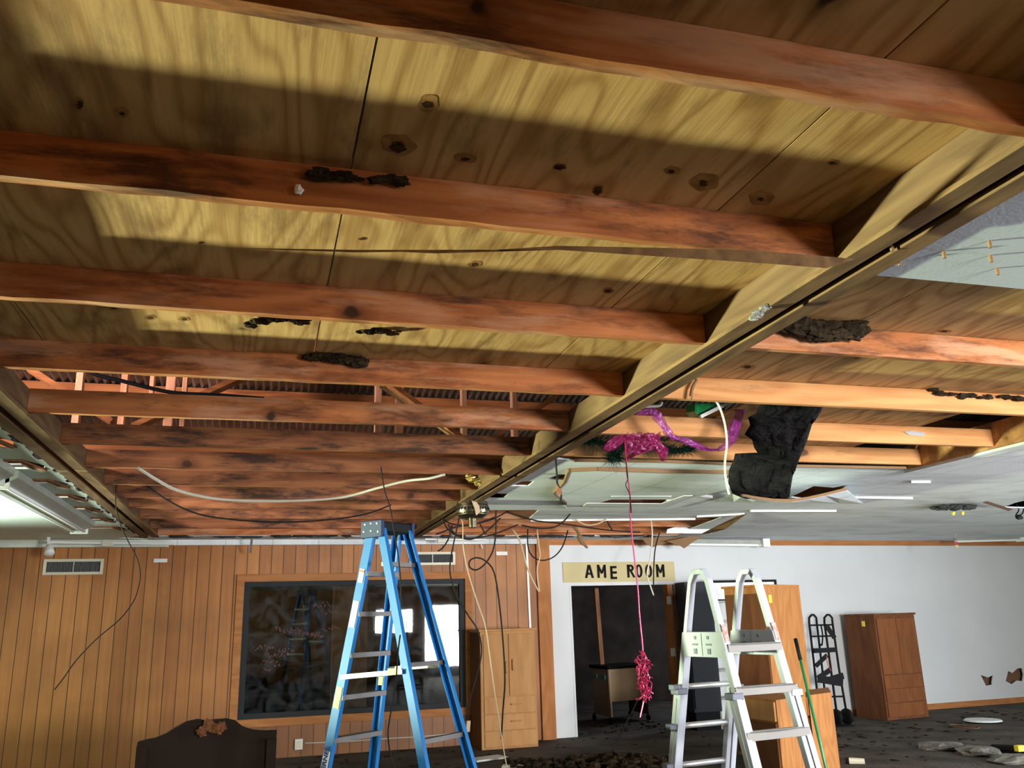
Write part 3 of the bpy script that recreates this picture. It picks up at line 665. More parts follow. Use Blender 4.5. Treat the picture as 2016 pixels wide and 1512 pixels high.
tag(MB().bar(P(750, 760, y=5.4), P(890, 858, y=6.4), .02, .02).build('fallen_lath', M_cab), 'thin bright yellow lath leaning across the open joists', 'lath')

# ------------------------------------------------------------------ insulation and rubble overhead
def tuft(name, pxs, y, r, mat, label, cat='insulation', n=28, seed=1, stretch=1.6, z=None, sag=.02):
    rg = random.Random(seed); m = MB(); pts = [P(*p, y=y) if z is None else P(*p, z=z) for p in pxs]
    for i in range(n):
        s_ = rg.uniform(0, len(pts)-1.001); k = int(s_); q = pts[k].lerp(pts[k+1], s_-k)
        rr = r*rg.uniform(.45, 1.0)
        m.blob(q+Vector((rg.uniform(-.3, .3)*r, rg.uniform(-.5, .3)*r, rg.uniform(-.5, .5)*r)), rr*stretch, rr, rr*.8, rg, .35)
    return tag(m.build(name, mat), label, cat)
tuft('insulation_clump', [(1530, 632), (1560, 640), (1620, 650), (1690, 655)], 3.22, .045, M_fuzz, 'dark brown insulation clump lying along the pinkish joist of the right bay', n=46, seed=2, stretch=1.9)
tuft('insulation_scrap', [(600, 706), (640, 702), (690, 708), (720, 712)], 4.15, .028, M_fuzz, 'brown insulation scrap hanging on top of the fourth joist', n=26, seed=3, stretch=2)
tuft('insulation_scrap', [(615, 343), (690, 350), (745, 352), (800, 358)], 2.29, .016, M_fuzz, 'small dark insulation scrap stuck above the second joist', n=26, seed=4, stretch=2)
tuft('insulation_scrap', [(495, 640), (520, 626), (560, 628), (595, 632)], 3.6, .02, M_fuzz, 'ragged black scrap stuck to the plywood left of centre', n=22, seed=5, stretch=2, z=2.905)
tuft('insulation_scrap', [(700, 654), (740, 650), (790, 656)], 4.1, .016, M_fuzz, 'thin grey-brown scrap stuck to the plywood above the fourth joist', n=14, seed=6, stretch=2.2, z=2.908)
tuft('nest_debris', [(918, 938), (940, 945), (938, 952)], 6.76, .03, M_brass, 'golden shred of torn insulation at the end of a joist above the fan motor', 'debris', n=14, seed=8, stretch=1.1)
tuft('rotten_splinters', [(1830, 768), (1870, 778), (1900, 780), (1960, 780), (2016, 786)], 4.18, .02, M_fuzz, 'rotten splinters along the top edge of the pale right bay joist', 'debris', n=22, seed=9, stretch=2.4)
tuft('torn_paper', [(1555, 578), (1540, 590), (1500, 612), (1480, 625)], 2.75, .018, M_fixg, 'torn grey paper scrap stuck in the gap of the long beam', 'debris', n=18, seed=10, stretch=1.3)
tag(MB().prism([P(*p, y=5.12) for p in ((1780, 850), (1795, 848), (1822, 852), (1818, 859), (1790, 856))], (0, .004, 0)).build('tape_scrap', M_alu), 'scrap of silver tape on the pale joist of the right bay', 'tape')
tag(MB().blob(P(587, 373, y=2.30), .014, .01, .014, random.Random(2), .3).build('foam_chip', M_wlab), 'small white chip stuck on the face of the second joist', 'chip')

# black insulation batt hanging through the right bay
Lft = [(1530, 752), (1522, 780), (1506, 795), (1500, 812), (1484, 818), (1488, 838), (1474, 852), (1490, 868), (1493, 880), (1500, 893), (1455, 892), (1452, 905), (1444, 925), (1442, 950), (1450, 972), (1470, 980)]
Rgt = [(1620, 760), (1620, 790), (1616, 810), (1606, 826), (1600, 836), (1596, 850), (1590, 866), (1584, 880), (1578, 896), (1572, 912), (1566, 925), (1562, 938), (1558, 955), (1556, 970), (1555, 980), (1550, 986)]
rg = random.Random(11); nU = 16; rows = len(Lft); front = []
for i in range(rows):
    yy = 4.34 + 1.75*(i/(rows-1))**1.2
    a = P(*Lft[i], y=yy); b = P(*Rgt[i], y=yy)
    for j in range(nU+1):
        u = j/nU; q = a.lerp(b, u)
        edge = min(u, 1-u)*6
        q = q + Vector((0, -min(edge, 1)*.03*(1+math.sin(i*1.7+j*.9)) + rg.uniform(-.012, .012), rg.uniform(-.01, .01)))
        front.append(q)
back = [q+Vector((0, .06, .01)) for q in front]
nn = len(front); fs = []; W_ = nU+1
for i in range(rows-1):
    for j in range(nU):
        a = i*W_+j; fs.append((a, a+1, a+W_+1, a+W_)); fs.append((nn+a, nn+a+W_, nn+a+W_+1, nn+a+1))
for i in range(rows-1):
    for j in (0, nU):
        a = i*W_+j; fs.append((a, a+W_, nn+a+W_, nn+a))
for j in range(nU):
    for a in (j, (rows-1)*W_+j): fs.append((a, a+1, nn+a+1, nn+a))
tag(MB().add(front+back, fs).build('hanging_insulation', M_insul, smooth=True), 'large ragged black insulation batt hanging from the right bay onto the sagging ceiling', 'insulation')
# sagging ceiling flap that carries it
edge = [(1442, 968), (1462, 977), (1490, 984), (1520, 988), (1555, 989), (1590, 984), (1625, 976), (1665, 966)]
ne = [P(*p, y=6.0) for p in edge]; fe = []
for i, p in enumerate(edge):
    q = P(p[0]-40+i*8, 940, y=8.3); fe.append(Vector((q.x, 8.2, ZC-.004)))
vs = ne + fe + [p+Vector((0, 0, .02)) for p in ne] + [p+Vector((0, 0, .003)) for p in fe]; n = len(edge); fs = []
for i in range(n-1):
    fs += [(i, i+1, n+i+1, n+i), (2*n+i, 3*n+i, 3*n+i+1, 2*n+i+1), (i, 2*n+i, 2*n+i+1, i+1)]
t = tag(MB().add(vs, fs).build('sagging_ceiling_board', M_ceil), 'curved sagging ceiling board under the black insulation, with a torn brown edge', 'ceiling board')
org = t.location
b_ = MB()
for i in range(n-1): b_.bar(ne[i]+Vector((0, -.01, .012)), ne[i+1]+Vector((0, -.01, .012)), .018, .022)
b_.build('torn_edge', M_card, t)

# ------------------------------------------------------------------ light fixtures, battens, fan
def fixture(x0, x1, y0, y1, z, label):
    t = empty('fluorescent_fixture', ((x0+x1)/2, (y0+y1)/2, ZC-.005), label, 'light fixture', 'fluorescent fixtures on the pale left ceiling')
    cx_ = (x0+x1)/2
    MB().prism([(x0, y0, z), (cx_-.04, y0, z-.055), (cx_+.04, y0, z-.055), (x1, y0, z), (x1, y0, ZC-.004), (x0, y0, ZC-.004)], (0, y1-y0, 0)).build('housing', M_fixg, t)
    for s_ in (-1, 1):
        MB().tube([(cx_+s_*.055, y0+.05, z-.06), (cx_+s_*.055, y1-.05, z-.06)], .016, 10).build('lamp_tube', M_lightw, t, smooth=True)
    for yy in (y0, y1-.03): MB().box(cx_-.085, cx_+.085, yy, yy+.03, z-.085, z).build('lamp_holder', M_lightw, t)
fixture(-2.02, -1.74, 6.95, 10.1, 2.72, 'long grey fluorescent fixture on the pale left ceiling, with bare tubes')
fixture(-2.02, -1.74, 4.4, 6.85, 2.72, 'fluorescent fixture cut off by the left edge, in line with the long grey one')
t = empty('track_light', P(98, 1060, y=11.9), 'white track spotlight hanging at the top left above the air vent', 'spotlight')
a = P(100, 1068, y=11.95); b = P(343, 1071, y=11.95)
MB().bar(a, b, .05, .03).build('track', M_lightw, t)
q = P(95, 1082, y=11.9)
MB().bar(P(96, 1056, y=11.9), P(96, 1072, y=11.9), .03, .03, (0, 1, 0)).build('stem', M_lightw, t)
MB().lathe([(.03, 0), (.045, .03), (.05, .07), (.06, .13), (.055, .14)], q+Vector((0, 0, .05)), 16, (.25, -.6, -.75)).build('lamp_head', M_lightw, t, smooth=True)
MB().box(P(203, 1065, y=11.95).x, P(224, 1065, y=11.95).x, 11.91, 11.95, a.z-.05, a.z+.01).build('connector', M_cream, t)
t = empty('strip_light', P(896, 1064, y=11.9), 'thin white strip light above the right air vent beside the blue ladder', 'strip light')
MB().bar(P(836, 1062, y=11.9), P(957, 1063, y=11.9), .05, .02).build('housing', M_lightw, t)
MB().bar(P(861, 1065, y=11.87), P(878, 1065, y=11.87), .05, .05).build('connector', M_cream, t)
for a, b, l in (((1345, 1066), (1508, 1068), 'greenish fluorescent batten above the doorway wall'), ((1880, 1061), (2012, 1058), 'fluorescent batten at the right edge below the grey ceiling')):
    p0 = P(*a, y=12.2); p1 = P(*b, y=12.2)
    t = empty('batten_light', (p0+p1)/2, l, 'strip light', 'fluorescent battens on the white wall')
    MB().bar(p0, p1, .09, .06).build('housing', M_fixg, t)
    MB().bar(p0+Vector((0, 0, -.045)), p1+Vector((0, 0, -.045)), .03, .03).build('lamp_tube', M_lightw, t)
    MB().bar(p1+Vector((-.1, -.02, -.01)), p1+Vector((.02, -.02, -.01)), .13, .13).build('lamp_holder', M_lightw, t)
# ceiling fan motor
fc = P(930, 1005, y=8.4)
t = empty('ceiling_fan_motor', (fc.x, fc.y, fc.z-.25), 'antique brass ceiling fan motor without blades hanging at the end of the long beam', 'ceiling fan')
s_ = fc.z
MB().lathe([(.04, .13), (.12, .12), (.155, .09), (.16, .05), (.15, .045), (.165, .04), (.17, 0), (.165, -.03), (.15, -.035), (.15, -.05), (.10, -.085), (.05, -.09)], (fc.x, fc.y, s_), 48).build('motor_housing', M_fan, t)
MB().lathe([(.045, -.088), (.045, -.17), (.04, -.175)], (fc.x, fc.y, s_), 32).build('switch_cup', M_fan, t)
MB().lathe([(.03, .12), (.03, .25)], (fc.x, fc.y, s_), 12).build('downrod', M_black, t)
vm_ = MB()
for k in range(28):
    an = 2*math.pi*k/28; c_ = Vector((fc.x+.169*math.cos(an), fc.y+.169*math.sin(an), s_+.006)); d = Vector((math.cos(an), math.sin(an), 0))
    vm_.obox(c_, d, d.cross(Vector((0, 0, 1))), (0, 0, 1), .003, .008, .014)
vm_.build('cooling_slots', M_black, t)
MB().prism([P(*p, y=8.2) for p in ((928, 985), (932, 982), (942, 996), (943, 1008), (937, 1014), (934, 1000))], (.01, .003, 0)).build('paper_scrap', M_tan, t)
# white frame around the small rectangular hole
zf = ZC-.034
t = empty('recess_frame', P(1250, 990, z=zf), 'white metal frame around the small rectangular hole in the grey ceiling', 'frame')
for q in (((1146, 998), (1305, 999), (1302, 992), (1155, 991)), ((1305, 999), (1364, 976.5), (1347, 976.5), (1302, 992)), ((1203, 978.5), (1322, 978.5), (1322, 977.5), (1205, 977.5))):
    MB().prism([P(*p, z=zf) for p in q], (0, 0, .007)).build('frame_side', M_lightw, t)
for a, b, l in (((1650, 979), (1795, 981), 'thin white strip on the grey ceiling right of the torn hole'), ((1478, 1006), (1645, 1006), 'thin white strip on the grey ceiling below the black insulation'), ((1792, 949), (1830, 949), 'short white strip on the grey ceiling at the far right'), ((1045, 1025), (1368, 1022), 'long pale edge strip along the near side of the far torn hole'), ((1372, 1017), (1466, 1012), 'bright white strip at the right end of the far torn hole')):
    tag(MB().bar(P(*a, z=ZC-.014), P(*b, z=ZC-.014), .035, .022).build('ceiling_strip', M_lightw), l, 'strip', 'white strips on the grey ceiling')

# hanging boards and cardboard round the far hole
def board(name, pts, mat, label, th=.012, cat='board'):
    return tag(MB().prism(pts, (0, th, th*.4)).build(name, mat), label, cat)
board('hanging_cardboard', [P(*p, y=12.0) for p in ((1262, 1058), (1290, 1052), (1345, 1051), (1347, 1062), (1328, 1066), (1300, 1072), (1284, 1078), (1272, 1070))], M_card, 'brown torn cardboard sagging above the right end of the sign')
board('hanging_cardboard', [P(*p, y=11.9) for p in ((1312, 1066), (1350, 1058), (1378, 1049), (1390, 1054), (1366, 1066), (1347, 1080), (1338, 1074))], M_card, 'pointed brown cardboard flap right of the other sagging cardboard')
board('hanging_board', [P(1380, 1052, z=2.62), P(1400, 1042, z=2.70), P(1452, 1016, z=2.74), P(1470, 1012, z=2.76), P(1428, 1042, z=2.66), P(1398, 1050, z=2.6)], M_card, 'brown board hanging from the right corner of the far torn hole')
board('torn_sheet', [P(*p, y=10.9) for p in ((1314, 1042), (1335, 1036), (1436, 1026), (1400, 1050), (1312, 1050))], M_ceil, 'pale torn sheet hanging at the right side of the far hole')
board('torn_sheet', [P(*p, y=11.72) for p in ((1190, 1052), (1260, 1047), (1300, 1040), (1340, 1032), (1310, 1046), (1260, 1056), (1210, 1060))], M_scorch, 'sooty torn strip along the back edge of the far hole')
m = MB()
m.tube(smooth_line([P(*p, y=10.8) for p in ((1122, 1022), (1128, 1035), (1138, 1048), (1142, 1062), (1150, 1072), (1157, 1079))], 4), [.02]*10+[.03]*6+[.018]*4+[.01], 6)
tag(m.build('torn_strip', M_card), 'twisted brown strip of bark-like material hanging beside the sign wall', 'strip')
t = MB()
for i in range(40):
    x = rnd.uniform(-1.1, 5.6); t.blob((x, 11.74+rnd.uniform(-.06, .06), ZC-.006), rnd.uniform(.04, .16), .03, .018, rnd, .4)
tag(t.build('rotten_edge_debris', M_scorch), 'dark rotten crumbs along the torn ceiling edge at the back wall', 'debris', kind='stuff')
t = MB()
for i in range(70):
    y = rnd.uniform(3.6, 11.5); t.blob((-1.475+rnd.uniform(-.02, .02), y, ZC-.004), .022, rnd.uniform(.04, .12), .014, rnd, .4)
tag(t.build('rotten_edge_debris', M_scorch), 'black rotten crumbs along the left ceiling edge beside the left beam', 'debris', kind='stuff')
# battens that show as brown bars at the notches of the left ceiling
for i, y in enumerate((4.95, 5.82, 6.67, 7.5, 8.3, 9.1, 9.95, 10.8)):
    tag(MB().prism([(-2.1, y-.08, ZC-.013), (-1.66, y-.10, ZC-.013), (-1.585, y+.26, ZC-.013), (-1.545, y+.24, ZC-.013), (-1.625, y-.15, ZC-.013), (-2.1, y-.13, ZC-.013)], (0, 0, .012)).build('nailing_strip', M_truss),
        'brown hooked nailing strip on the left ceiling, %s of the row' % ('nearest', 'second', 'third', 'fourth', 'fifth', 'sixth', 'seventh', 'farthest')[i], 'strip', 'hooked nailing strips beside the fluorescent fixture')
# dowels in the blue-white sheet
for (px, py), l in zip(((1757, 495), (1860, 508), (1772, 523), (1950, 488), (1952, 516), (1965, 541)), ('upper left peg in the blue-white sheet', 'middle peg in the blue-white sheet, between the two columns', 'short pale peg low on the left of the blue-white sheet', 'uppermost peg of the right column in the blue-white sheet', 'middle peg of the right column in the blue-white sheet', 'lowest peg of the right column in the blue-white sheet')):
    q = P(px, py, z=ZC-.03)
    tag(MB().lathe([(.006, 0), (.007, .012), (.005, .027)], q, 10).build('wooden_peg', M_card), l, 'peg', 'pegs in the blue-white sheet')
# sooty fan stump and dangling bits at right
q = P(1880, 1000, z=ZC-.02)
t = MB(); rg = random.Random(5)
for i in range(26): t.blob(P(1840+rg.uniform(0, 70), 1000-rg.uniform(-2, 4), z=ZC-.03), rg.uniform(.04, .12), .05, .02, rg, .4)
tag(t.build('soot_crust', M_scorch), 'sooty black crust hanging from the grey ceiling at the far right', 'debris')
tag(MB().blob(P(1877, 1011, y=8.3), .02, .02, .02, rnd).blob(P(1895, 1011, y=8.3), .02, .02, .02, rnd).build('yellow_tags', M_ylab), 'two tiny yellow tags under the sooty crust at the far right', 'tag')
board('wood_scrap', [P(*p, z=2.72) for p in ((1935, 990), (1945, 987), (1995, 1003), (1985, 1006))], M_card, 'brown slat hanging across the far right ceiling hole', .015)
t = MB(); t.tube(smooth_line([P(*p, y=8.5) for p in ((2000, 990), (2006, 1003), (2000, 1015), (2012, 1012), (2016, 1000))], 4), .008, 5); t.blob(P(2006, 1018, y=8.5), .05, .03, .03, rnd)
tag(t.build('junction_box', M_black), 'small black box dangling on a wire at the right edge of the ceiling', 'box')
# hearts
t = empty('heart_ornament', P(1882, 1066, y=11.2), 'tiny hanging ornament of a red and a green heart against the white wall', 'ornament')
def heart(c, s_, mat):
    pts = []
    for k in range(24):
        a = 2*math.pi*k/24; pts.append(c+Vector((s_*16*math.sin(a)**3, 0, s_*(13*math.cos(a)-5*math.cos(2*a)-2*math.cos(3*a)-math.cos(4*a)))))
    MB().prism(pts, (0, .008, 0)).build('heart', mat, t)
heart(P(1882, 1069, y=11.2), .0022, M_rib); heart(P(1884, 1076, y=11.2), .0022, M_sign)
MB().tube([P(1882, 1050, y=11.2), P(1882, 1068, y=11.2)], .002, 4).build('thread', M_wirew, t)

# ------------------------------------------------------------------ garland, tulle, ribbon
def cloth(name, La, Lb, mat, label, cat, ya, yb, nU=10, ruff=.02, seed=1, th=.004, parent=None):
    rg = random.Random(seed); A = smooth_line([P(*p, y=yy) for p, yy in zip(La, ya)], 4); B = smooth_line([P(*p, y=yy) for p, yy in zip(Lb, yb)], 4)
    vs = []; n = len(A)
    for i in range(n):
        for j in range(nU+1):
            u = j/nU; q = A[i].lerp(B[i], u)+Vector((0, ruff*math.sin(i*1.1+j*2.2)+rg.uniform(-ruff, ruff)*.4, rg.uniform(-.3, .3)*ruff)); vs.append(q)
    W2 = nU+1; fs = [(i*W2+j, i*W2+j+1, (i+1)*W2+j+1, (i+1)*W2+j) for i in range(n-1) for j in range(nU)]
    o = MB().add(vs, fs).build(name, mat, parent, smooth=True)
    if parent is None: tag(o, label, cat)
    return o
gy = 5.2
gl = [P(*p, y=gy+.45) for p in ((1150, 868), (1185, 872), (1220, 880), (1262, 880), (1300, 880), (1330, 888), (1355, 884))]
t = empty('pine_garland', gl[3], 'dark green artificial pine garland lying on the ceiling edge behind the pink tulle', 'garland')
MB().tube(smooth_line(gl, 4), .012, 6).build('stem', M_pine, t)
nb = MB(); rg = random.Random(4); sl = smooth_line(gl + [P(1215, 905, y=gy+.4)], 10)
for i in range(2600):
    q = rg.choice(sl[:-8]) if i < 2200 else P(1210+rg.uniform(-12, 12), 890+rg.uniform(0, 18), y=gy+.4)
    d = Vector((rg.gauss(0, 1), rg.gauss(0, .7), rg.gauss(0, .8))).normalized(); L = rg.uniform(.05, .14)
    a = d.orthogonal().normalized()*.003; nb.add([q-a, q+a, q+d*L], [(0, 1, 2)])
o = nb.build('needles', M_pine, t); o['kind'] = 'stuff'
t = empty('tulle_bow', P(1240, 880, y=5.0), 'pink and purple tulle ribbon swagged over the joists of the right bay', 'ribbon')
cloth('tulle_loop', [(1222, 856), (1205, 862), (1190, 878), (1190, 886)], [(1232, 858), (1228, 868), (1215, 884), (1200, 888)], M_pink, '', '', [4.95]*4, [4.95]*4, seed=1, parent=t)
cloth('tulle_skirt', [(1226, 853), (1229, 875), (1233, 895), (1236, 905)], [(1298, 853), (1296, 866), (1285, 884), (1250, 893)], M_pink, '', '', [4.98]*4, [4.9]*4, nU=16, ruff=.035, seed=2, parent=t)
cloth('tulle_tail', [(1268, 852), (1280, 870), (1294, 890), (1303, 907)], [(1295, 853), (1300, 868), (1314, 888), (1308, 908)], M_pink, '', '', [4.9]*4, [4.88]*4, seed=3, parent=t)
cloth('tulle_swag', [(1250, 806), (1280, 800), (1300, 814), (1315, 838), (1330, 858), (1360, 866), (1390, 880), (1410, 884), (1424, 870), (1438, 838), (1450, 800)],
      [(1248, 816), (1275, 816), (1288, 822), (1302, 845), (1322, 864), (1350, 873), (1375, 884), (1408, 888), (1440, 880), (1458, 842), (1468, 797)], M_purp, '', '', [4.9]*11, [4.88]*11, nU=8, ruff=.02, seed=4, parent=t)
tag(MB().tube(smooth_line([P(*p, y=4.8) for p in ((1240, 815), (1258, 803), (1280, 800), (1298, 799), (1303, 792))], 4), .009, 6).build('white_strip', M_wirew), 'curved white strip tucked under the long beam above the purple tulle', 'strip')
t = empty('green_gift_box', P(1392, 808, y=4.9), 'green foil package with a white edge lying between the pale joists', 'package')
MB().prism([P(*p, y=4.9) for p in ((1368, 795), (1416, 795), (1400, 808), (1376, 820), (1368, 810))], (0, .12, .02)).build('foil', M_green, t)
MB().bar(P(1378, 821, y=4.88), P(1436, 793, y=4.88), .03, .022).build('white_edge', M_wlab, t)
def wire(name, pxs, y, r, mat, label, cat='cable', k=4, z=None, group=None):
    ys = y if isinstance(y, (list, tuple)) else [y]*len(pxs)
    return tag(MB().tube(smooth_line([P(*p, y=yy) for p, yy in zip(pxs, ys)], k), r, 6).build(name, mat, smooth=True), label, cat, group)
t = wire('pink_ribbon', [(1229, 858), (1233, 905), (1234, 930), (1238, 955), (1241, 985), (1241, 1020), (1247, 1080), (1255, 1150), (1259, 1210), (1264, 1260), (1266, 1290)], 4.95, .0045, M_rib, 'long thin pink foil ribbon with a knotted cluster hanging from the tulle bow', 'ribbon')
wr = MB().tube(smooth_line([P(*p, y=4.94) for p in ((1231, 905), (1236, 940), (1232, 955), (1240, 975), (1243, 1010))], 5), .003, 5); wr.build('twisted_thread', M_wireb, t)
rg = random.Random(9); kn = MB()
for i in range(34):
    c_ = P(1266+rg.uniform(-8, 10), 1293+i*2.4+rg.uniform(-6, 6), y=4.95); pts = []
    for k in range(7): pts.append(c_+Vector((rg.uniform(-.03, .03), rg.uniform(-.025, .025), rg.uniform(-.035, .035))))
    kn.tube(smooth_line(pts, 3), .003, 4)
kn.tube(smooth_line([P(*p, y=4.95) for p in ((1274, 1338), (1283, 1345), (1280, 1354), (1270, 1350))], 4), .003, 5)
kn.tube(smooth_line([P(*p, y=4.95) for p in ((1268, 1368), (1266, 1385), (1260, 1412))], 4), .004, 5)
kn.build('knotted_cluster', M_rib, t)

# ------------------------------------------------------------------ cables
wire('hanging_wire', [(229, 950), (228, 995), (238, 1035), (252, 1065), (270, 1100), (276, 1130), (272, 1158), (262, 1185), (235, 1220), (190, 1258), (150, 1300), (125, 1335), (107, 1358)], 8.0, .005, M_wireb, 'thin dark wire dangling and curving left in front of the boarded wall')
wire('white_cable', [(270, 920), (310, 945), (350, 965), (420, 981), (500, 986), (600, 985), (680, 978), (740, 962), (800, 947), (845, 942), (876, 934)], [5.95, 6.05, 6.2, 6.3, 6.35, 6.35, 6.3, 6.2, 6.1, 6.0, 5.95], .010, M_wirew, 'white cable sagging across the far joists')
wire('dark_cable', [(283, 952), (330, 985), (390, 1012), (470, 1024), (560, 1028), (650, 1023), (720, 1012), (770, 994)], 8.285, .008, M_wireb, 'dark cable sagging under the white cable along the far joists')
wire('plumb_cord', [(750, 920), (757, 965), (768, 1000), (775, 1040), (784, 1095), (789, 1150), (790, 1196)], 5.93, .005, M_wireb, 'thin black cord hanging in front of the cap of the blue ladder')
wire('lower_cord', [(788, 1250), (783, 1290), (779, 1350), (770, 1400), (764, 1440), (767, 1475), (776, 1512), (790, 1545)], 5.5, .005, M_wireb, 'thin black cord trailing down through the blue ladder to the floor')
t = wire('plug_cord', [(912, 975), (905, 1015), (893, 1070), (886, 1110), (888, 1140), (900, 1175), (922, 1212), (940, 1240), (948, 1275), (943, 1315), (930, 1360), (922, 1395), (920, 1418)], 9.0, .008, M_wireb, 'black cord hanging beside the window with a pale plug at its end')
q = P(921, 1430, y=9.0); MB().obox(q, (1, 0, 0), (0, 1, 0), (.1, 0, 1), .022, .02, .055).build('plug', M_tan, t, bevel=.008)
wire('beige_wire', [(908, 1022), (911, 1032), (912, 1075), (920, 1120), (938, 1180), (955, 1230), (964, 1290), (972, 1350), (984, 1430), (994, 1490), (1002, 1530)], 8.7, .006, M_wiret, 'long beige wire hanging from the fan motor past the built-in cabinet')
wire('looped_cable', [(978, 989), (976, 1015), (976, 1050), (970, 1085), (955, 1110), (938, 1122), (925, 1117), (925, 1104), (938, 1098), (955, 1104), (972, 1125), (982, 1180), (990, 1260), (994, 1340), (990, 1400), (987, 1455)], 9.2, .009, M_wireb, 'black cable with a round loop hanging in front of the built-in cabinet')
wire('beige_wire', [(1009, 1042), (1022, 1062), (1030, 1088), (1037, 1115), (1050, 1145), (1061, 1165)], 10.8, .011, M_wiret, 'short beige wire left of the brown corner trim, slanting down right')
wire('beige_wire', [(1057, 1042), (1061, 1075), (1063, 1095), (1058, 1115), (1058, 1135), (1062, 1165)], 10.8, .011, M_wiret, 'beige wire hanging straight along the brown corner trim')
wire('black_u_cable', [(1039, 1042), (1039, 1070), (1043, 1088), (1055, 1100), (1072, 1103), (1092, 1095), (1108, 1075), (1118, 1044)], 10.8, .009, M_wireb, 'black cable hanging in a wide U at the corner of the white wall')
t = wire('twisted_cord', [(1093, 895), (1096, 930), (1097, 950), (1102, 962), (1105, 975), (1102, 992)], 6.0, .007, M_wireb, 'short twisted cord with a dry leaf hanging below the long beam')
m = MB()
lc = P(1101, 967, y=5.97); pts = []
for k in range(10):
    a = 2*math.pi*k/10; rr = .045 if k % 2 else .024; pts.append(lc+Vector((rr*.6*math.cos(a), 0, rr*math.sin(a))))
MB().prism(pts, (0, .004, 0)).build('dry_leaf', M_leaf, t)
wire('beige_cable', [(1364, 743), (1380, 752), (1400, 775), (1418, 805), (1428, 840), (1431, 875), (1427, 915), (1430, 950), (1436, 974)], 4.262, .006, M_wirew, 'bent pale cable hanging from the right bay beside the black insulation')
wire('wire_stub', [(1372, 748), (1363, 765), (1360, 785)], 4.16, .010, M_card, 'short brown wire curved against the pale joist of the right bay')
wire('beige_wire', [(1281, 1020), (1284, 1045), (1283, 1075), (1279, 1105), (1274, 1130), (1281, 1155), (1287, 1172)], 10.2, .009, M_wirew, 'pale wire hanging in front of the last letters of the sign')
wire('dark_wire', [(1298, 1050), (1290, 1080), (1287, 1120), (1287, 1175), (1290, 1220), (1285, 1270), (1270, 1330), (1252, 1385), (1232, 1425), (1210, 1470), (1185, 1505), (1165, 1530)], [11.5, 11.3, 11.1, 11.0, 10.9, 10.8, 10.7, 10.6, 10.5, 10.3, 10.15, 10.0], .009, M_wireb, 'dark wire hanging in front of the doorway and curling to the floor')
arcs = [([(872, 1020), (880, 1040), (900, 1055), (925, 1062), (950, 1052), (970, 1035), (985, 1020)], 'black cable arc hanging just under the fan motor'),
        ([(882, 1032), (895, 1050), (920, 1060), (960, 1055), (990, 1045), (1020, 1033)], 'black cable curving right from the fan motor to the hole'),
        ([(873, 1022), (885, 1030), (905, 1034), (930, 1033), (970, 1022), (1000, 1006)], 'black cable running close behind the fan switch cup'),
        ([(890, 1034), (885, 1055), (878, 1070), (870, 1080), (862, 1085)], 'black cable end dropping left of the fan motor'),
        ([(997, 1008), (1030, 1018), (1060, 1026), (1100, 1030), (1140, 1036), (1200, 1044), (1260, 1048)], 'long black cable lying across the far torn hole'),
        ([(1027, 1034), (1060, 1040), (1090, 1038), (1110, 1026), (1130, 1002)], 'black cable arc crossing the corner of the far hole'),
        ([(945, 1032), (952, 1045), (957, 1052)], 'short black cable stub right of the fan switch cup'),
        ([(858, 1052), (875, 1046), (900, 1037), (940, 1030), (975, 1018)], 'black cable slanting up right behind the fan motor'),
        ([(1195, 1022), (1198, 1032), (1206, 1044)], 'short black cable curl inside the far hole')]
for a, l in arcs: wire('hanging_cable', a, 10.3 if len(a) == 3 and a[0][0] > 1100 else (9.3 if len(a) > 4 else 9.0), .009, M_wireb, l, group='black cables around the fan motor')
wire('pale_cable', [(1132, 1022), (1145, 1030), (1160, 1034), (1180, 1030), (1196, 1020)], 9.7, .009, M_wiret, 'pale cable sagging in the far torn hole')
wire('attic_cable', [(155, 722), (190, 738), (240, 750), (300, 765), (350, 774), (430, 778), (520, 785)], 6.9, .016, M_black, 'thick black cable running across the attic studs at the left')
wire('wall_cable', [(600, 1463), (680, 1460), (760, 1454), (830, 1450), (905, 1442)], 12.30, .008, M_wirew, 'white cable running along the foot of the boarded wall from the outlet')
t = MB().bar(P(1036, 1062, y=12.31), P(1044, 1240, y=12.31), .03, .015, (0, 1, 0))
tag(t.build('cable_raceway', M_lightw), 'narrow white cable raceway on the boarded wall above the built-in cabinet', 'cable raceway')
tag(MB().bar(P(496, 1057, y=11.8), P(493, 1088, y=12.0), .03, .012, (0, 1, 0)).build('conduit_strap', M_alu), 'short pale strap hanging from the back ceiling above the window corner', 'strap')

# ------------------------------------------------------------------ wall things
def vent(a, b, label):
    q0 = P(*a, y=12.32); q1 = P(*b, y=12.32); x0, x1 = q0.x, q1.x; z1, z0 = q0.z, q1.z
    t = empty('air_vent', ((x0+x1)/2, 12.33, z0), label, 'air vent', 'air vents of the boarded wall')
    ringbox(x0, x1, z0, z1, .035, 12.30, 12.33).build('vent_frame', M_cream, t, bevel=.003)
    MB().box(x0+.03, x1-.03, 12.322, 12.329, z0+.03, z1-.03).build('backing', M_dark, t)
    m = MB(); n = 34
    for i in range(n):
        x = x0+.04+(x1-x0-.08)*i/(n-1); m.obox((x, 12.313, (z0+z1)/2), (1, .5, 0), (-.5, 1, 0), (0, 0, 1), .005, .001, (z1-z0)/2-.035)
    o = m.build('louvres', M_ventdark, t)
    MB().box((x0+x1)/2-.008, (x0+x1)/2+.008, 12.305, 12.32, z0+.03, z1-.03).build('divider', M_fixg, t)
vent((87, 1101), (202, 1131), 'cream air vent high on the left of the boarded wall below the spotlight')
vent((806, 1087), (896, 1112), 'cream air vent above the window right beside the blue ladder')
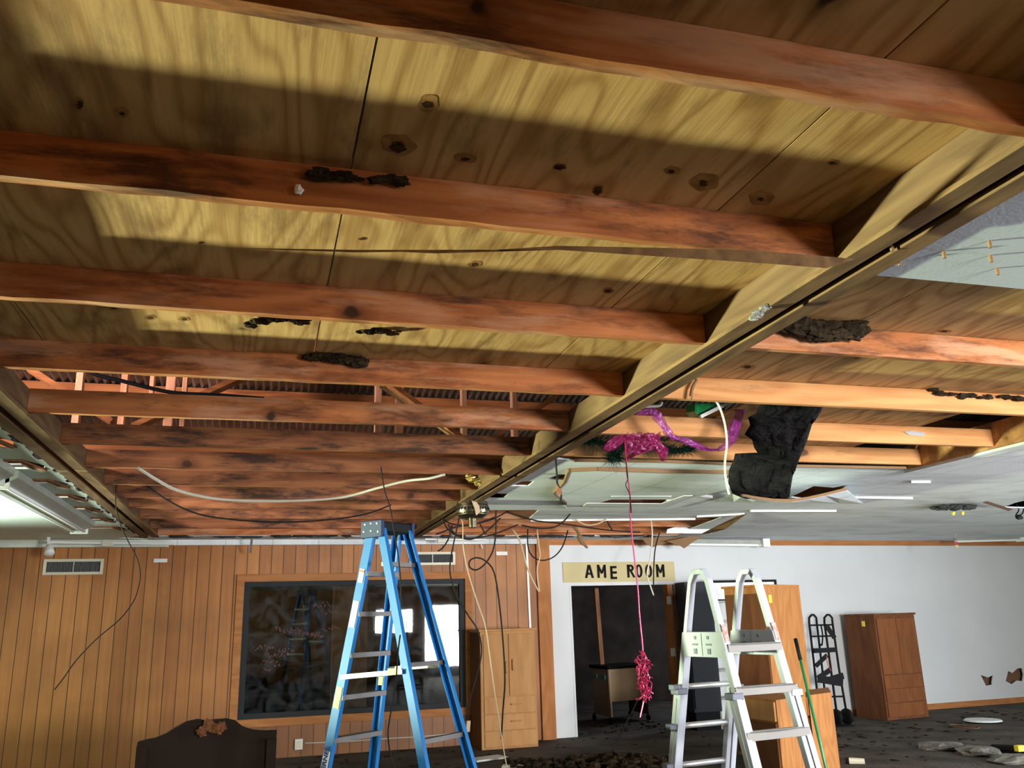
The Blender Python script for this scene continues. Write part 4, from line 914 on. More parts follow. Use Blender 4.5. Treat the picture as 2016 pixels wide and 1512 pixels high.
for a, b, l in (((303, 1100), (329, 1107), 'small white label plate high on the boarded wall left of the window'), ((977, 1086), (999, 1093), 'small white label plate high on the boarded wall above the built-in cabinet')):
    q0 = P(*a, y=12.32); q1 = P(*b, y=12.32)
    tag(MB().box(q0.x, q1.x, 12.318, 12.33, q1.z, q0.z).build('label_plate', M_wlab), l, 'plate', 'white plates on the boarded wall')
q = P(588, 1465, y=12.3); t = empty('wall_outlet', q, 'white square outlet box low on the boarded wall under the window', 'outlet')
MB().box(q.x-.05, q.x+.05, 12.27, 12.33, q.z-.065, q.z+.065).build('box', M_wlab, t, bevel=.006); MB().box(q.x-.03, q.x+.03, 12.262, 12.27, q.z-.045, q.z+.045).build('cover', M_cream, t)
q = P(948, 1074, y=12.25); tag(MB().tube([P(947, 1064, y=12.25), q, P(950, 1080, y=12.25)], .008, 5).build('small_hook', M_lightw), 'tiny white hook hanging from the strip light right of the vent', 'hook')

# sign
a = UW(1107, 1107); b = UW(1329, 1144)
t = empty('sign_board', wl((a[0]+b[0])/2, b[1], -.01), 'tan sign board reading AME ROOM above the doorway', 'sign')
MB().slab([[(a[0], b[1]), (b[0], b[1]), (b[0], a[1]), (a[0], a[1])]], wl, -.014, -.001).build('board', M_sign, t)
zc_ = (a[1]+b[1])/2
def letter(ch, u, z, w_=.145, h_=.195, th=.036):
    m = MB(); W2, H2 = w_/2, h_/2
    def st(x0, y0, x1, y1, tw=th):        # one stroke, flat ended
        if abs(y1-y0) > abs(x1-x0): q = [(x0-tw/2, y0), (x0+tw/2, y0), (x1+tw/2, y1), (x1-tw/2, y1)]
        else: q = [(x0, y0-tw/2), (x1, y1-tw/2), (x1, y1+tw/2), (x0, y0+tw/2)]
        m.slab([[(u+p, z+r) for p, r in q]], wl, -.022, -.0142)
    def ring(cx_, cz_, rx, ry, n=20, ti=th):
        o_ = [(u+cx_+rx*math.cos(2*math.pi*i/n), z+cz_+ry*math.sin(2*math.pi*i/n)) for i in range(n)]
        i_ = [(u+cx_+(rx-ti)*math.cos(2*math.pi*i/n), z+cz_+(ry-ti*.8)*math.sin(2*math.pi*i/n)) for i in range(n)]
        m.slab([o_, i_], wl, -.022, -.0142)
    if ch == 'A': st(-W2+th/2, -H2, -.004, H2); st(W2-th/2, -H2, .004, H2); st(-W2*.5, -H2*.35, W2*.5, -H2*.35, .028)
    if ch == 'M':
        st(-W2+th/2, -H2, -W2+th/2, H2); st(W2-th/2, -H2, W2-th/2, H2); st(-W2+th/2, H2, 0, -H2*.35, .032); st(W2-th/2, H2, 0, -H2*.35, .032)
    if ch == 'E': st(-W2+th, -H2, -W2+th, H2); [st(-W2+th, y_, W2-.02, y_, .034) for y_ in (-H2+.017, 0, H2-.017)]
    if ch == 'R':
        st(-W2+th/2+.01, -H2, -W2+th/2+.01, H2); ring(.0, H2*.48, W2*.72, H2*.52); st(0, 0, W2-th/2, -H2)
    if ch == 'O': ring(0, 0, W2*.82, H2*1.02)
    m.build('letter', M_ink, t)
for s_, px in (('A', 1159), ('M', 1183.5), ('E', 1207), ('R', 1241), ('O', 1257), ('O', 1276), ('M', 1299)):
    u = UW(px, 1125)[0]
    dz = .01 if s_ != 'E' or px > 1210 else -.01
    letter(s_, u, zc_+dz)

# doorway: jamb studs with hinges
t = empty('door_1', wl(d1, 0, .05), 'splintered door jamb with three hinges on the right side of the doorway', 'door frame'); t['kind'] = 'structure'
def wbar(u0, z0, u1, z1, wd, a0, a1, nm, mt):
    MB().slab([[(u0-wd/2, z0), (u0+wd/2, z0), (u1+wd/2, z1), (u1-wd/2, z1)]], wl, a0, a1).build(nm, mt, t)
wbar(d1-.06, 0, d1-.06, DT, .07, -.03, .11, 'jamb', M_trimz); wbar(d1+.04, 0, d1+.04, DT, .07, -.04, .0, 'casing', M_carrier)
wbar(d0-.01, 0, d0-.01, DT, .03, -.005, .11, 'jamb', M_white)
for px, py in ((1315, 1182), (1323, 1284), (1331, 1388)):
    u, z = UW(px, py); MB().slab([[(u-.04, z-.06), (u+.035, z-.06), (u+.035, z+.06), (u-.04, z+.06)]], wl, -.045, -.031).build('hinge', M_wlab, t)
tag(MB().bar(P(1173, 1158, y=14.2), P(1185, 1310, y=14.2), .07, .07, (0, 1, 0)).build('loose_stud', M_stud), 'bare wooden stud standing in the dark room behind the cart', 'stud')
# cart in the doorway
q0 = P(1206, 1412, y=13.5); cz = .11
A_ = P(1163, 1305, y=14.0); 
t = empty('rolling_cart', (5.75, 13.9, 0), 'tan laminate rolling cart with a dark top and caster wheels in the doorway', 'cart')
c0 = P(1203, 1405, y=13.55); cL = P(1170, 1395, y=14.25); cR = P(1277, 1405, y=13.75)
c0.z = cL.z = cR.z = .10
H_ = P(1195, 1318, y=13.55).z
def pan(p, q, z0, z1, nm, mt, th=.03):
    d = (q-p).normalized(); nrm = Vector((-d.y, d.x, 0)); MB().prism([p+Vector((0, 0, z0-p.z)), q+Vector((0, 0, z0-q.z)), q+Vector((0, 0, z1-q.z)), p+Vector((0, 0, z1-p.z))], nrm*th).build(nm, mt, t)
pan(cL, c0, .10, H_, 'side_panel', M_tan); pan(c0, cR, .33, H_, 'front_panel', M_tan)
far = cL+(cR-c0); pan(cR, far, .10, H_, 'side_panel', M_oakd)
MB().prism([p+Vector((0, 0, H_-.10)) for p in (cL+Vector((-.06, 0, 0)), c0+Vector((-.03, -.04, 0)), cR+Vector((.04, -.04, 0)), far+Vector((.04, .03, 0)))], (0, 0, .05)).build('top', M_black, t, bevel=.01)
for p in (cL, c0, cR, far):
    c = MB(); c.lathe([(.045, -.014), (.045, .014)], (p.x, p.y+.02, .045), 14, (1, .2, 0)); c.box(p.x-.012, p.x+.012, p.y+.01, p.y+.03, .04, .11); c.build('caster', M_black, t)
for px in (1164, 1188):
    q = P(px, 1326, y=13.8 if px < 1170 else 13.6); qd = (c0-cL).normalized()
    s0 = cL.lerp(c0, .25 if px < 1170 else .75); s0 = Vector((s0.x, s0.y, H_-.13)) - Vector((-qd.y, qd.x, 0))*0.004
    MB().lathe([(.035, -.01), (.035, .01)], s0, 14, Vector((-qd.y, qd.x, 0))).build('hand_hole_ring', M_teal, t)

# ------------------------------------------------------------------ cabinets
def cabinet_doors(): pass
cx0, cx1, cy, ch = 2.88, 3.655, 11.72, 1.49
t = empty('built_in_cabinet', ((cx0+cx1)/2, 12.0, 0), 'tall honey coloured cabinet with two doors over three drawers, right of the window', 'cabinet')
MB().box(cx0, cx1, cy, 12.325, 0, ch).build('body', M_cab, t, bevel=.004)
MB().box(cx0-.005, cx0-.001, cy+.02, 12.32, 0, ch-.01).build('side_panel', M_oakd, t)
MB().box(cx0-.02, cx1+.02, cy-.02, 12.325, ch, ch+.03).build('top', M_cab, t, bevel=.004)
dm = 3.27
def front(x0, x1, z0, z1, nm, hx=None, hz=None, hv=False, mat=M_cab, yf=cy, hm=M_cab):
    o = MB().box(x0, x1, yf-.02, yf-.001, z0, z1).build(nm, mat, t, bevel=.004)
    if hx is not None:
        if hv: MB().tube([(hx, yf-.02, hz-.06), (hx, yf-.045, hz-.05), (hx, yf-.045, hz+.05), (hx, yf-.02, hz+.06)], .008, 6).build('handle', hm, o) if False else None
        h = MB(); a = Vector((hx, yf-.02, hz)); e = Vector((0, 0, .07)) if hv else Vector((.07, 0, 0))
        h.tube([a-e, a-e*.85+Vector((0, -.03, 0)), a+e*.85+Vector((0, -.03, 0)), a+e], .01, 6)
        ho = h.build('handle', hm, t); ho.parent = o
    return o
front(cx0+.04, dm-.004, .66, ch-.04, 'door', dm-.045, 1.02, True); front(dm+.004, cx1-.03, .66, ch-.04, 'door', dm+.05, 1.05, True)
front(cx0+.04, cx1-.03, .44, .645, 'drawer', dm+.08, .55); front(cx0+.04, cx1-.03, .235, .43, 'drawer', dm+.08, .34); front(cx0+.04, cx1-.03, .03, .225, 'drawer')

# leaning brown wardrobe at right
t = empty('brown_wardrobe', (9.7, 12.1, 0), 'brown wooden wardrobe with doors and drawers standing against the white wall at right', 'wardrobe')
q1 = Vector((9.27, 11.84, 0)); q2 = Vector((10.12, 11.95, 0)); q0_ = Vector((9.22, 12.50, 0)); q3 = q2+(q0_-q1); hW = 1.54
MB().prism([q0_, q1, q2, q3], (0, 0, hW)).build('body', M_oakd, t)
f_ = (q2-q1).normalized(); nf = Vector((f_.y, -f_.x, 0))
MB().prism([q0_+Vector((-.01, .0, hW)), q1-f_*.02+nf*.02+Vector((0, 0, hW)), q2+f_*.02+nf*.02+Vector((0, 0, hW)), q3+f_*.02+Vector((0, 0, hW))], (0, 0, .03)).build('top', M_oakd, t)
M_oakm = wood('mid_brown_oak', (0.20, 0.070, 0.020), (0.135, 0.045, 0.012), 'z', stain=0.3, rings=6)
L_ = (q2-q1).length
def fr(u0, u1, z0, z1, nm, mt): return MB().prism([q1+f_*u0+Vector((0, 0, z0)), q1+f_*u1+Vector((0, 0, z0)), q1+f_*u1+Vector((0, 0, z1)), q1+f_*u0+Vector((0, 0, z1))], nf*.018).build(nm, mt, t, bevel=.004)
fr(.03, L_*.5-.003, .66, hW-.05, 'door', M_oakm); fr(L_*.5+.003, L_-.03, .66, hW-.05, 'door', M_oakm)
for z in (.04, .25, .45): fr(.03, L_-.03, z, z+.195, 'drawer', M_oakm)
MB().slab([[(0, 0), (.07, 0), (.07, .08), (0, .08)]], lambda u, v, a: P(1699, 1228, x=9.19)+Vector((-.02-a, -u, v-.04)), 0, .006).build('sticker', M_ylab, t)

# tall orange cabinet behind the white ladder and base units
t = empty('tall_oak_cabinet', (6.0, 9.6, 0), 'tall orange oak cabinet with a yellow sticker behind the white ladder', 'cabinet')
e1 = P(1503, 1160, y=9.3); e2 = P(1573, 1152, y=9.75); e0 = P(1425, 1158, y=9.9)
hT = 1.93
g1 = Vector((e1.x, e1.y, 0)); g2 = Vector((e2.x, e2.y, 0)); g0 = Vector((e0.x, e0.y, 0)); g3 = g2+(g0-g1)
g2b = P(1602, 1366, y=9.75); 
MB().prism([g0, g1, g2, g3], (0, 0, hT)).build('body', M_oak, t, bevel=.004)
dd = (g1-g0).normalized(); nn_ = Vector((dd.y, -dd.x, 0))
MB().prism([g0+dd*.02+Vector((0, 0, .04)), g1-dd*.01+Vector((0, 0, .04)), g1-dd*.01+Vector((0, 0, hT-.08)), g0+dd*.02+Vector((0, 0, hT-.08))], nn_*.02).build('door', M_oakd, t)
MB().prism([p+Vector((0, 0, hT)) for p in (g0-dd*.02+nn_*.03, g1+nn_*.03, g2, g3)], (0, 0, .025)).build('top', M_oak, t)
dr = (g2-g1).normalized(); nr_ = Vector((dr.y, -dr.x, 0)); q = P(1515, 1178, y=9.4)
uu = .10
MB().prism([g1+dr*uu+Vector((0, 0, 1.74)), g1+dr*(uu+.07)+Vector((0, 0, 1.74)), g1+dr*(uu+.07)+Vector((0, 0, 1.83)), g1+dr*uu+Vector((0, 0, 1.83))], nr_*.004).build('sticker', M_ylab, t)

def base_unit(pl_, pc, pr, h_, label, grp='orange oak base units behind the white ladder', drawers=False):
    t = empty('base_cabinet', ((pl_+pr)/2).to_3d() if False else Vector(((pl_.x+pr.x)/2, (pl_.y+pr.y)/2, 0)), label, 'cabinet', grp)
    a, b, c = [Vector((p.x, p.y, 0)) for p in (pl_, pc, pr)]; d = c+(a-b)
    MB().prism([a, b, c, d], (0, 0, h_)).build('body', M_oak, t, bevel=.004)
    e = (b-a).normalized(); n_ = Vector((e.y, -e.x, 0)); L = (b-a).length
    MB().prism([a+e*.02+Vector((0, 0, h_-.2)), b-e*.02+Vector((0, 0, h_-.2)), b-e*.02+Vector((0, 0, h_-.02)), a+e*.02+Vector((0, 0, h_-.02))], n_*.02).build('drawer', M_cab, t)
    MB().prism([a+e*.02+Vector((0, 0, .1)), b-e*.02+Vector((0, 0, .1)), b-e*.02+Vector((0, 0, h_-.22)), a+e*.02+Vector((0, 0, h_-.22))], n_*.02).build('door', M_oakd, t)
    return t
base_unit(P(1455, 1368, y=8.5), P(1528, 1382, y=7.9), P(1586, 1378, y=8.15), .79, 'orange oak base cabinet with a sticker, left of the pair behind the white ladder')
base_unit(P(1590, 1374, y=8.75), P(1592, 1378, y=8.18), P(1638, 1376, y=8.35), .79, 'orange oak base cabinet, right of the pair behind the green pole')
tuft('cabinet_rubble', [(1596, 1371), (1610, 1370), (1628, 1372)], 8.4, .025, M_card, 'brown scraps lying on top of the right base cabinet', 'debris', n=12, seed=14)
# dark locker and white board behind
q0 = P(1347, 1146, y=12.12); q1 = P(1400, 1146, y=12.12)
t = empty('dark_locker', ((q0.x+q1.x)/2, 12.25, 0), 'dark grey metal locker standing against the white wall behind the white ladder', 'locker')
MB().box(q0.x, q1.x, 12.12, 12.42, .25, q0.z).build('body', M_locker, t, bevel=.005); MB().box(q0.x+.02, q1.x-.02, 12.105, 12.12, .3, q0.z-.04).build('door', M_locker, t)
MB().box(q0.x+.03, q1.x-.03, 12.14, 12.40, 0, .25).build('plinth', M_black, t)
w0 = P(1397, 1147, y=12.2); w1 = P(1528, 1178, y=12.2)
t = empty('wall_board', ((w0.x+w1.x)/2, 12.25, w1.z), 'white board with a dark frame on the wall above the tall oak cabinet', 'board')
MB().box(w0.x, w1.x, 12.2, 12.215, w1.z, w0.z).build('panel', M_wlab, t); ringbox(w0.x-.03, w1.x+.03, w1.z-.03, w0.z+.03, .035, 12.185, 12.22).build('frame', M_black, t)
t = empty('metal_shelf', (P(1408, 1250, y=12.2).x, 12.2, 0), 'white metal shelf unit squeezed between the dark locker and the oak cabinet', 'shelf')
for z in (.4, .8, 1.2, 1.5, 1.8): MB().box(P(1404, 1250, y=12.14).x, P(1425, 1250, y=12.14).x+.5, 12.14, 12.38, z, z+.03).build('shelf_board', M_fixg, t)
for x in (P(1404, 1250, y=12.14).x, P(1425, 1250, y=12.14).x+.45): MB().box(x, x+.03, 12.14, 12.17, 0, 1.85).build('post', M_fixg, t)

# ------------------------------------------------------------------ hand truck
t = empty('hand_truck', (8.55, 11.95, 0), 'black tubular hand truck with straps leaning on the white wall beside the wardrobe', 'hand truck')
def hp(px, py): return P(px, py, y=12.05-.25*max(0, (py-1210))/210)
for a, l in (((1592, 1607), 'L'), ((1622, 1638), 'R')):
    x0, x1 = a; dxb = 23 if l == 'L' else 27
    pts = [hp(x0+dxb, 1418), hp(x0+dxb*.5, 1315), hp(x0+1, 1226), hp(x0+1, 1216), hp(x0+6, 1210.5), hp(x1-5, 1210.5), hp(x1, 1216), hp(x1+1, 1226), hp(x1+dxb*.5, 1315), hp(x1+dxb+(4 if l == 'R' else 0), 1418)]
    MB().tube(pts, .017, 8).build('side_rail', M_black, t, smooth=True)
for y_, x0, x1 in ((1231, 1594, 1640), (1253, 1597, 1642), (1281, 1601, 1646), (1342, 1610, 1657), (1372, 1615, 1660)):
    MB().tube([hp(x0, y_), hp(x1, y_-1)], .014, 6).build('cross_bar', M_black, t)
for a, b, wd in (((1600, 1281), (1643, 1279), .07), ((1624, 1231), (1640, 1256), .07), ((1604, 1311), (1625, 1290), .06), ((1608, 1335), (1632, 1318), .07), ((1608, 1336), (1656, 1344), .11), ((1625, 1340), (1657, 1330), .09)):
    p0 = hp(*a)+Vector((0, -.03, 0)); p1 = hp(*b)+Vector((0, -.04, 0)); MB().bar(p0, p1, .02, wd, (0, 0, 1)).build('strap', M_black, t)
MB().tube(smooth_line([hp(*p)+Vector((0, -.03, 0)) for p in ((1614, 1232), (1617, 1250), (1616, 1270), (1613, 1268))], 3), .012, 5).build('strap_hook', M_black, t)
MB().tube(smooth_line([hp(*p)+Vector((0, -.05, 0)) for p in ((1623, 1291), (1626, 1308), (1632, 1320))], 3), .006, 5).build('red_cord', M_red, t)
for px in (1647, 1668):
    c = P(px, 1417, y=11.75); c.z = .11
    MB().lathe([(.05, -.025), (.11, -.022), (.115, 0), (.11, .022), (.05, .025)], c, 20, (1, .15, 0)).build('wheel', M_black, t, smooth=True)
c = P(1642, 1422, y=11.65); MB().box(c.x-.18, c.x+.22, 11.45, 11.75, 0, .015).build('toe_plate', M_black, t)

# green pole
a = P(1566, 1258, y=7.75); b = P(1626, 1512, y=7.2); d = (b-a).normalized(); L = (a.z-.02)/-d.z
t = empty('green_pole', a+d*L, 'green metal broom pole with a black grip leaning on the base cabinets', 'pole')
MB().tube([a, a+d*.22], .019, 10).build('grip', M_black, t, smooth=True); MB().tube([a+d*.2, a+d*L], .0135, 10).build('shaft', M_greenp, t, smooth=True)

# ------------------------------------------------------------------ blue stepladder
AT, AB = Vector((0.762, 6.409, 2.294)), Vector((0.376, 6.650, 0)); CT, CB = Vector((0.998, 6.605, 2.294)), Vector((0.832, 7.029, 0))
BT, BB = Vector((0.801, 6.362, 2.294)), Vector((1.165, 5.700, 0)); DT_, DB = Vector((1.037, 6.558, 2.294)), Vector((1.621, 6.079, 0))
t = empty('blue_stepladder', (1.0, 6.37, 0), 'tall blue fibreglass stepladder standing open in front of the window', 'ladder')
wv = (CT-AT).normalized(); uv = Vector((wv.y, -wv.x, 0))
def rail(top, bot, inward, nm, w_=.078):
    return MB().channel(top, bot, w_, .032, .006, inward).build(nm, M_blue, t, bevel=.002)
ra = rail(AT, AB, wv, 'front_rail'); rc = rail(CT, CB, -wv, 'front_rail')
rb = rail(BT+uv*.03, BB, wv, 'rear_rail', .065); rd = rail(DT_+uv*.03, DB, -wv, 'rear_rail', .065)
cc = (AT+DT_)/2; 
MB().obox(cc+Vector((0, 0, .01)), uv, wv, (0, 0, 1), .095, .175, .038).build('top_cap', M_black, t, bevel=.01)
for s_ in (-1, 1):
    o = MB().obox(cc+wv*s_*.168+Vector((0, 0, -.005)), uv, wv, (0, 0, 1), .105, .016, .062).build('cap_bracket', M_bluecap, t, bevel=.006)
    rv = MB()
    for i, j in ((-.06, .03), (0, .035), (.06, .03), (-.07, -.02), (.0, -.02), (.07, -.03)):
        rv.lathe([(.008, 0), (.006, .005)], cc+wv*s_*.184+uv*i+Vector((0, 0, j)), 8, wv*s_)
    rv.build('rivets', M_alu, o)
Hh = 2.27
for k in range(1, 8):
    z = Hh*k/8; a = AB.lerp(AT, z/AT.z); c = CB.lerp(CT, z/CT.z); m = (a+c)/2; wl_ = (c-a).length/2
    st_ = MB().obox(m, (c-a), uv, (0, 0, 1), wl_, .042, .003); st_.obox(m-uv*.04+Vector((0, 0, -.014)), (c-a), uv, (0, 0, 1), wl_, .003, .016); st_.obox(m+uv*.04+Vector((0, 0, -.014)), (c-a), uv, (0, 0, 1), wl_, .003, .016)
    st_.build('step', M_step, t)
for z in (Hh*.895, Hh*.59, Hh*.16, Hh*.38):
    a = BB.lerp(BT, z/BT.z); c = DB.lerp(DT_, z/DT_.z)
    MB().bar(a, c, .045, .03).build('rear_brace', M_step, t)
def onr(T, B, z, side=0): return B.lerp(T, z/T.z)
zs = 1.27
p0 = P(664, 1332, y=6.45); 
def rail_at(T, B, py):
    lo, hi = 0.0, 1.0
    for _ in range(40):
        mid = (lo+hi)/2; q = B.lerp(T, mid); d = q-CAM0; v_ = 756+FPX*d.dot(AX[1])/d.dot(AX[2])
        if v_ > py: lo = mid
        else: hi = mid
    return B.lerp(T, lo)
s1 = rail_at(AT, AB, 1333); s2 = rail_at(BT, BB, 1322); s3 = rail_at(CT, CB, 1318); s4 = rail_at(DT_, DB, 1308)
MB().bar(s1-wv*.02, s2-wv*.02, .008, .032).build('spreader', M_wlab, t); MB().bar(s3+wv*.02, s4+wv*.02, .008, .032).build('spreader', M_cream, t)
o = MB().bar(s2-wv*.026-uv*.12, s2-wv*.026-uv*.04, .006, .04).build('spreader_label', M_ylab, t)
def rlab(T, B, y0, y1, mat, nm, w_=.05, off=.006):
    a = rail_at(T, B, y0); b = rail_at(T, B, y1); d = (a-b).normalized(); sd = d.cross(wv).normalized()
    MB().obox((a+b)/2-wv*off, d, sd, wv, (a-b).length/2, w_/2, .0015).build(nm, mat, t)
rlab(AT, AB, 1120, 1147, M_wlab, 'warning_label', .045); rlab(AT, AB, 1183, 1235, M_wlab, 'instruction_label', .055); rlab(AT, AB, 1352, 1394, M_ylab, 'caution_label', .055); rlab(AT, AB, 1122, 1127, M_red, 'label_band', .045, .008)
rlab(AT, AB, 1478, 1560, M_wlab, 'maker_label', .06)
a = rail_at(AT, AB, 1500); d = (AT-AB).normalized(); sd = d.cross(wv).normalized()
text_obj('maker_name', 'WERNER', .052, a-wv*.009, d, -sd if (-sd).dot(Vector((-1, 0, 0))) > 0 else sd, plain('navy_ink', (.01, .03, .2), .5), t, depth=.002, bold=.002)
o = MB().obox(rail_at(CT, CB, 1340)-wv*.03, (CT-CB), uv, wv, .03, .02, .003).build('yellow_tag', M_ylab, t)
k5 = Hh*2/8; a = AB.lerp(AT, Hh*2/8/AT.z); c = CB.lerp(CT, Hh*2/8/CT.z)
for f0, f1 in ((0.12, -.2), (.85, -.2)):
    p = a.lerp(c, f0)+Vector((0, 0, -.02)); q = (AB.lerp(AT, (Hh*2/8-.2)/AT.z) if f0 < .5 else CB.lerp(CT, (Hh*2/8-.2)/CT.z))
    MB().bar(a.lerp(c, f0+.2 if f0 < .5 else f0-.2)+Vector((0, 0, -.02)), q, .02, .006).build('step_brace', M_alu, t)
for B_ in (AB, BB, CB, DB): MB().obox(B_+Vector((0, 0, .02)), uv, wv, (0, 0, 1), .045, .025, .02).build('foot', M_black, t)
# tools on the second step
pm = a.lerp(c, .62)+Vector((0, 0, .012))
t2 = empty('pliers', pm, 'brass and steel pliers with red grip lying on a low step of the blue ladder', 'tool')
MB().tube([pm+wv*-.10, pm+wv*-.02+uv*.02, pm+wv*.03], .010, 6).build('grip', M_red, t2); MB().tube([pm+wv*.0, pm+wv*.07+Vector((0, 0, .01)), pm+wv*.13+uv*-.02], .014, 6).build('jaws', M_brass, t2)

# ------------------------------------------------------------------ white articulated ladder
ET, EB = Vector((2.964, 5.451, 1.88)), Vector((3.037, 4.955, 0)); FT, FB = Vector((3.387, 5.521, 1.88)), Vector((3.478, 5.029, 0))
GT, GB = Vector((2.935, 5.625, 1.88)), Vector((2.844, 6.117, 0)); HT_, HB = Vector((3.358, 5.695, 1.88)), Vector((3.286, 6.190, 0))
t = empty('white_folding_ladder', (3.16, 5.57, 0), 'white telescoping folding ladder with hooped handles, standing at right', 'ladder')
wv2 = (FT-ET).normalized(); uv2 = (GT-ET).normalized()
def hoop(Ef, Eb, Gf, Gb, out):
    # hoop handle and joint plate of one side
    top = 1.92; zl = 1.47
    a0 = Eb.lerp(Ef, zl/1.88); b0 = Gb.lerp(Gf, zl/1.88)
    e = (Ef-Gf)
    a = Ef.copy(); b = Gf.copy(); a.z = b.z = 1.86
    mid = (a+b)/2; 
    pts = [a0, a0.lerp(a, .5), a.lerp(a0, .06), (a+mid)/2+Vector((0, 0, .045)), (b+mid)/2+Vector((0, 0, .045)), b.lerp(b0, .06), b0.lerp(b, .5), b0]
    m = MB()
    for i in range(len(pts)-1): m.bar(pts[i], pts[i+1]+(pts[i+1]-pts[i]).normalized()*.008, .05, .038, wv2.cross(pts[i+1]-pts[i]))
    m.build('hoop_handle', M_lad, t, bevel=.006)
    # plate
    z0, z1 = 1.335, 1.50
    q = [Eb.lerp(Ef, z0/1.88), Gb.lerp(Gf, z0/1.88), Gb.lerp(Gf, z1/1.88), Eb.lerp(Ef, z1/1.88)]
    e2 = (q[0]-q[1]).normalized()
    q = [q[0]+e2*.03, q[1]-e2*.03, q[2]-e2*.03, q[3]+e2*.03]
    pl_ = MB().prism([p-wv2*.027 for p in q], wv2*.054).build('joint_plate', M_lad, t, bevel=.005)
    c = (q[0]+q[1]+q[2]+q[3])/4
    MB().obox(c-wv2*.029, (0, 0, 1), e2, wv2, .075, .002, .001).build('plate_seam', M_ladg, t)
    for s_ in (-1, 1):
        MB().obox(c+e2*s_*.075-wv2*.029+Vector((0, 0, -.045)), (0, 0, 1), e2, wv2, .018, .017, .003).build('lock_button', M_ladg, t)
        MB().obox(c+e2*s_*.075-wv2*.029+Vector((0, 0, .0)), (0, 0, 1), e2, wv2, .006, .03, .002).build('slot', M_ladg, t)
        MB().lathe([(.012, 0), (.012, .004)], c+e2*s_*.07-wv2*.027+Vector((0, 0, .045)), 12, -wv2).build('rivet', M_ladg, t)
hoop(ET, EB, GT, GB, -1); hoop(FT, FB, HT_, HB, 1)
def zpt(T, B, z): return B.lerp(T, z/T.z)
for T, B, s_ in ((ET, EB, -1), (FT, FB, 1), (GT, GB, -1), (HT_, HB, 1)):
    inner = MB().bar(zpt(T, B, .45), zpt(T, B, 1.38), .05, .06, wv2)
    inner.build('upper_rail', M_lad, t, bevel=.006)
    outm = MB().channel(zpt(T, B, 0)+wv2*s_*.045, zpt(T, B, 1.12)+wv2*s_*.045, .078, .04, .007, -wv2*s_).build('lower_rail', M_lad, t, bevel=.003)
    MB().bar(zpt(T, B, .1)+wv2*s_*.051, zpt(T, B, 1.05)+wv2*s_*.051, .012, .006, wv2).build('rail_groove', M_alu, outm)
    MB().obox(zpt(T, B, .02)+wv2*s_*.045, uv2, wv2, (0, 0, 1), .05, .03, .02).build('foot', M_ladg, t)
    MB().obox(zpt(T, B, 1.10)+wv2*s_*.03, uv2, wv2, (0, 0, 1), .045, .045, .022).build('slide_lock', M_lad if T is FT else M_ladg, t, bevel=.008)
for k in range(5):
    z = 1.414-.265*k
    a = zpt(ET, EB, z); c = zpt(FT, FB, z); sm = MB(); m_ = (a+c)/2; hl = (c-a).length/2+(.03 if k else 0)
    sm.obox(m_-uv2*.01, wv2, uv2, (0, 0, 1), hl, .04, .005); sm.obox(m_-uv2*.045+Vector((0, 0, -.02)), wv2, uv2, (0, 0, 1), hl+.01, .005, .025); sm.obox(m_+uv2*.03+Vector((0, 0, -.015)), wv2, uv2, (0, 0, 1), hl, .004, .015)
    for q in (-.02, 0, .02): sm.obox(m_-uv2*(.01+q)+Vector((0, 0, .006)), wv2, uv2, (0, 0, 1), hl-.02, .003, .003)
    sm.build('step', plain('ladder_step_grey', (0.26, 0.25, 0.24), 0.5, metal=.2), t, bevel=.002)
    if k:
        z = 1.414-.265*k-.02; a = zpt(GT, GB, z); c = zpt(HT_, HB, z)
        MB().tube([a-wv2*.05, c+wv2*.05], .02, 10).build('rung', M_alu, t, smooth=True)
        MB().obox(a-wv2*.075, wv2, uv2, (0, 0, 1), .03, .03, .018).build('rung_lock', M_ladg, t, bevel=.006)
for T, B in ((ET, EB), (FT, FB)):
    a = zpt(T, B, 1.49); MB().obox(a-uv2*.034, (T-B), wv2, uv2, .06, .018, .002).build('red_label', plain('red_white_label', (.62, .5, .48), .5, var2=(.6, .1, .07), vscale=60), t)

# ------------------------------------------------------------------ headboard and floor debris
hc = P(428, 1418, y=8.0)
prof = [(270, 1461), (285, 1457), (305, 1453), (325, 1445), (345, 1432), (365, 1421), (388, 1416), (404, 1419), (410, 1424), (418, 1417), (445, 1415), (463, 1419), (476, 1430), (495, 1437), (520, 1439), (546, 1438), (545, 1446)]
pts = [P(*p, y=8.0) for p in prof]; x0, x1 = pts[0].x, pts[-1].x
t = empty('headboard', (hc.x, 8.0, 0), 'dark curved-top wooden headboard in front of the boarded wall', 'headboard')
MB().prism(pts+[Vector((x1-.02, 8.0, .1)), Vector((x0+.02, 8.0, .1))], (0, .06, 0)).build('panel', M_headb, t, bevel=.01)
MB().box(x0, x0+.08, 7.97, 8.09, 0, pts[0].z-.03).build('post', M_headb, t); MB().box(x1-.08, x1, 7.97, 8.09, 0, pts[-1].z-.03).build('post', M_headb, t)
lf = MB(); rg = random.Random(3)
for px, py in ((412, 1425), (410, 1432), (398, 1438), (424, 1433), (430, 1436), (436, 1430), (395, 1443)):
    lf.blob(P(px, py, y=7.96), .04, .02, .035, rg, .5)
lf.build('carved_ornament', M_oakd, t)
def rub(name, px, py, rx, ry, h_, mat, label, cat='debris', seed=1, z=0):
    q = P(px, py, z=0); q.z = h_*.4; m = MB().blob(q, rx, ry, h_, random.Random(seed), .25, 12, 6)
    for v in m.v: v.z = max(v.z, 0.001)
    return tag(m.build(name, mat), label, cat)
rub('plaster_chunk', 1858, 1474, .26, .30, .05, M_grey, 'long grey plaster slab on the floor at the right', seed=1)
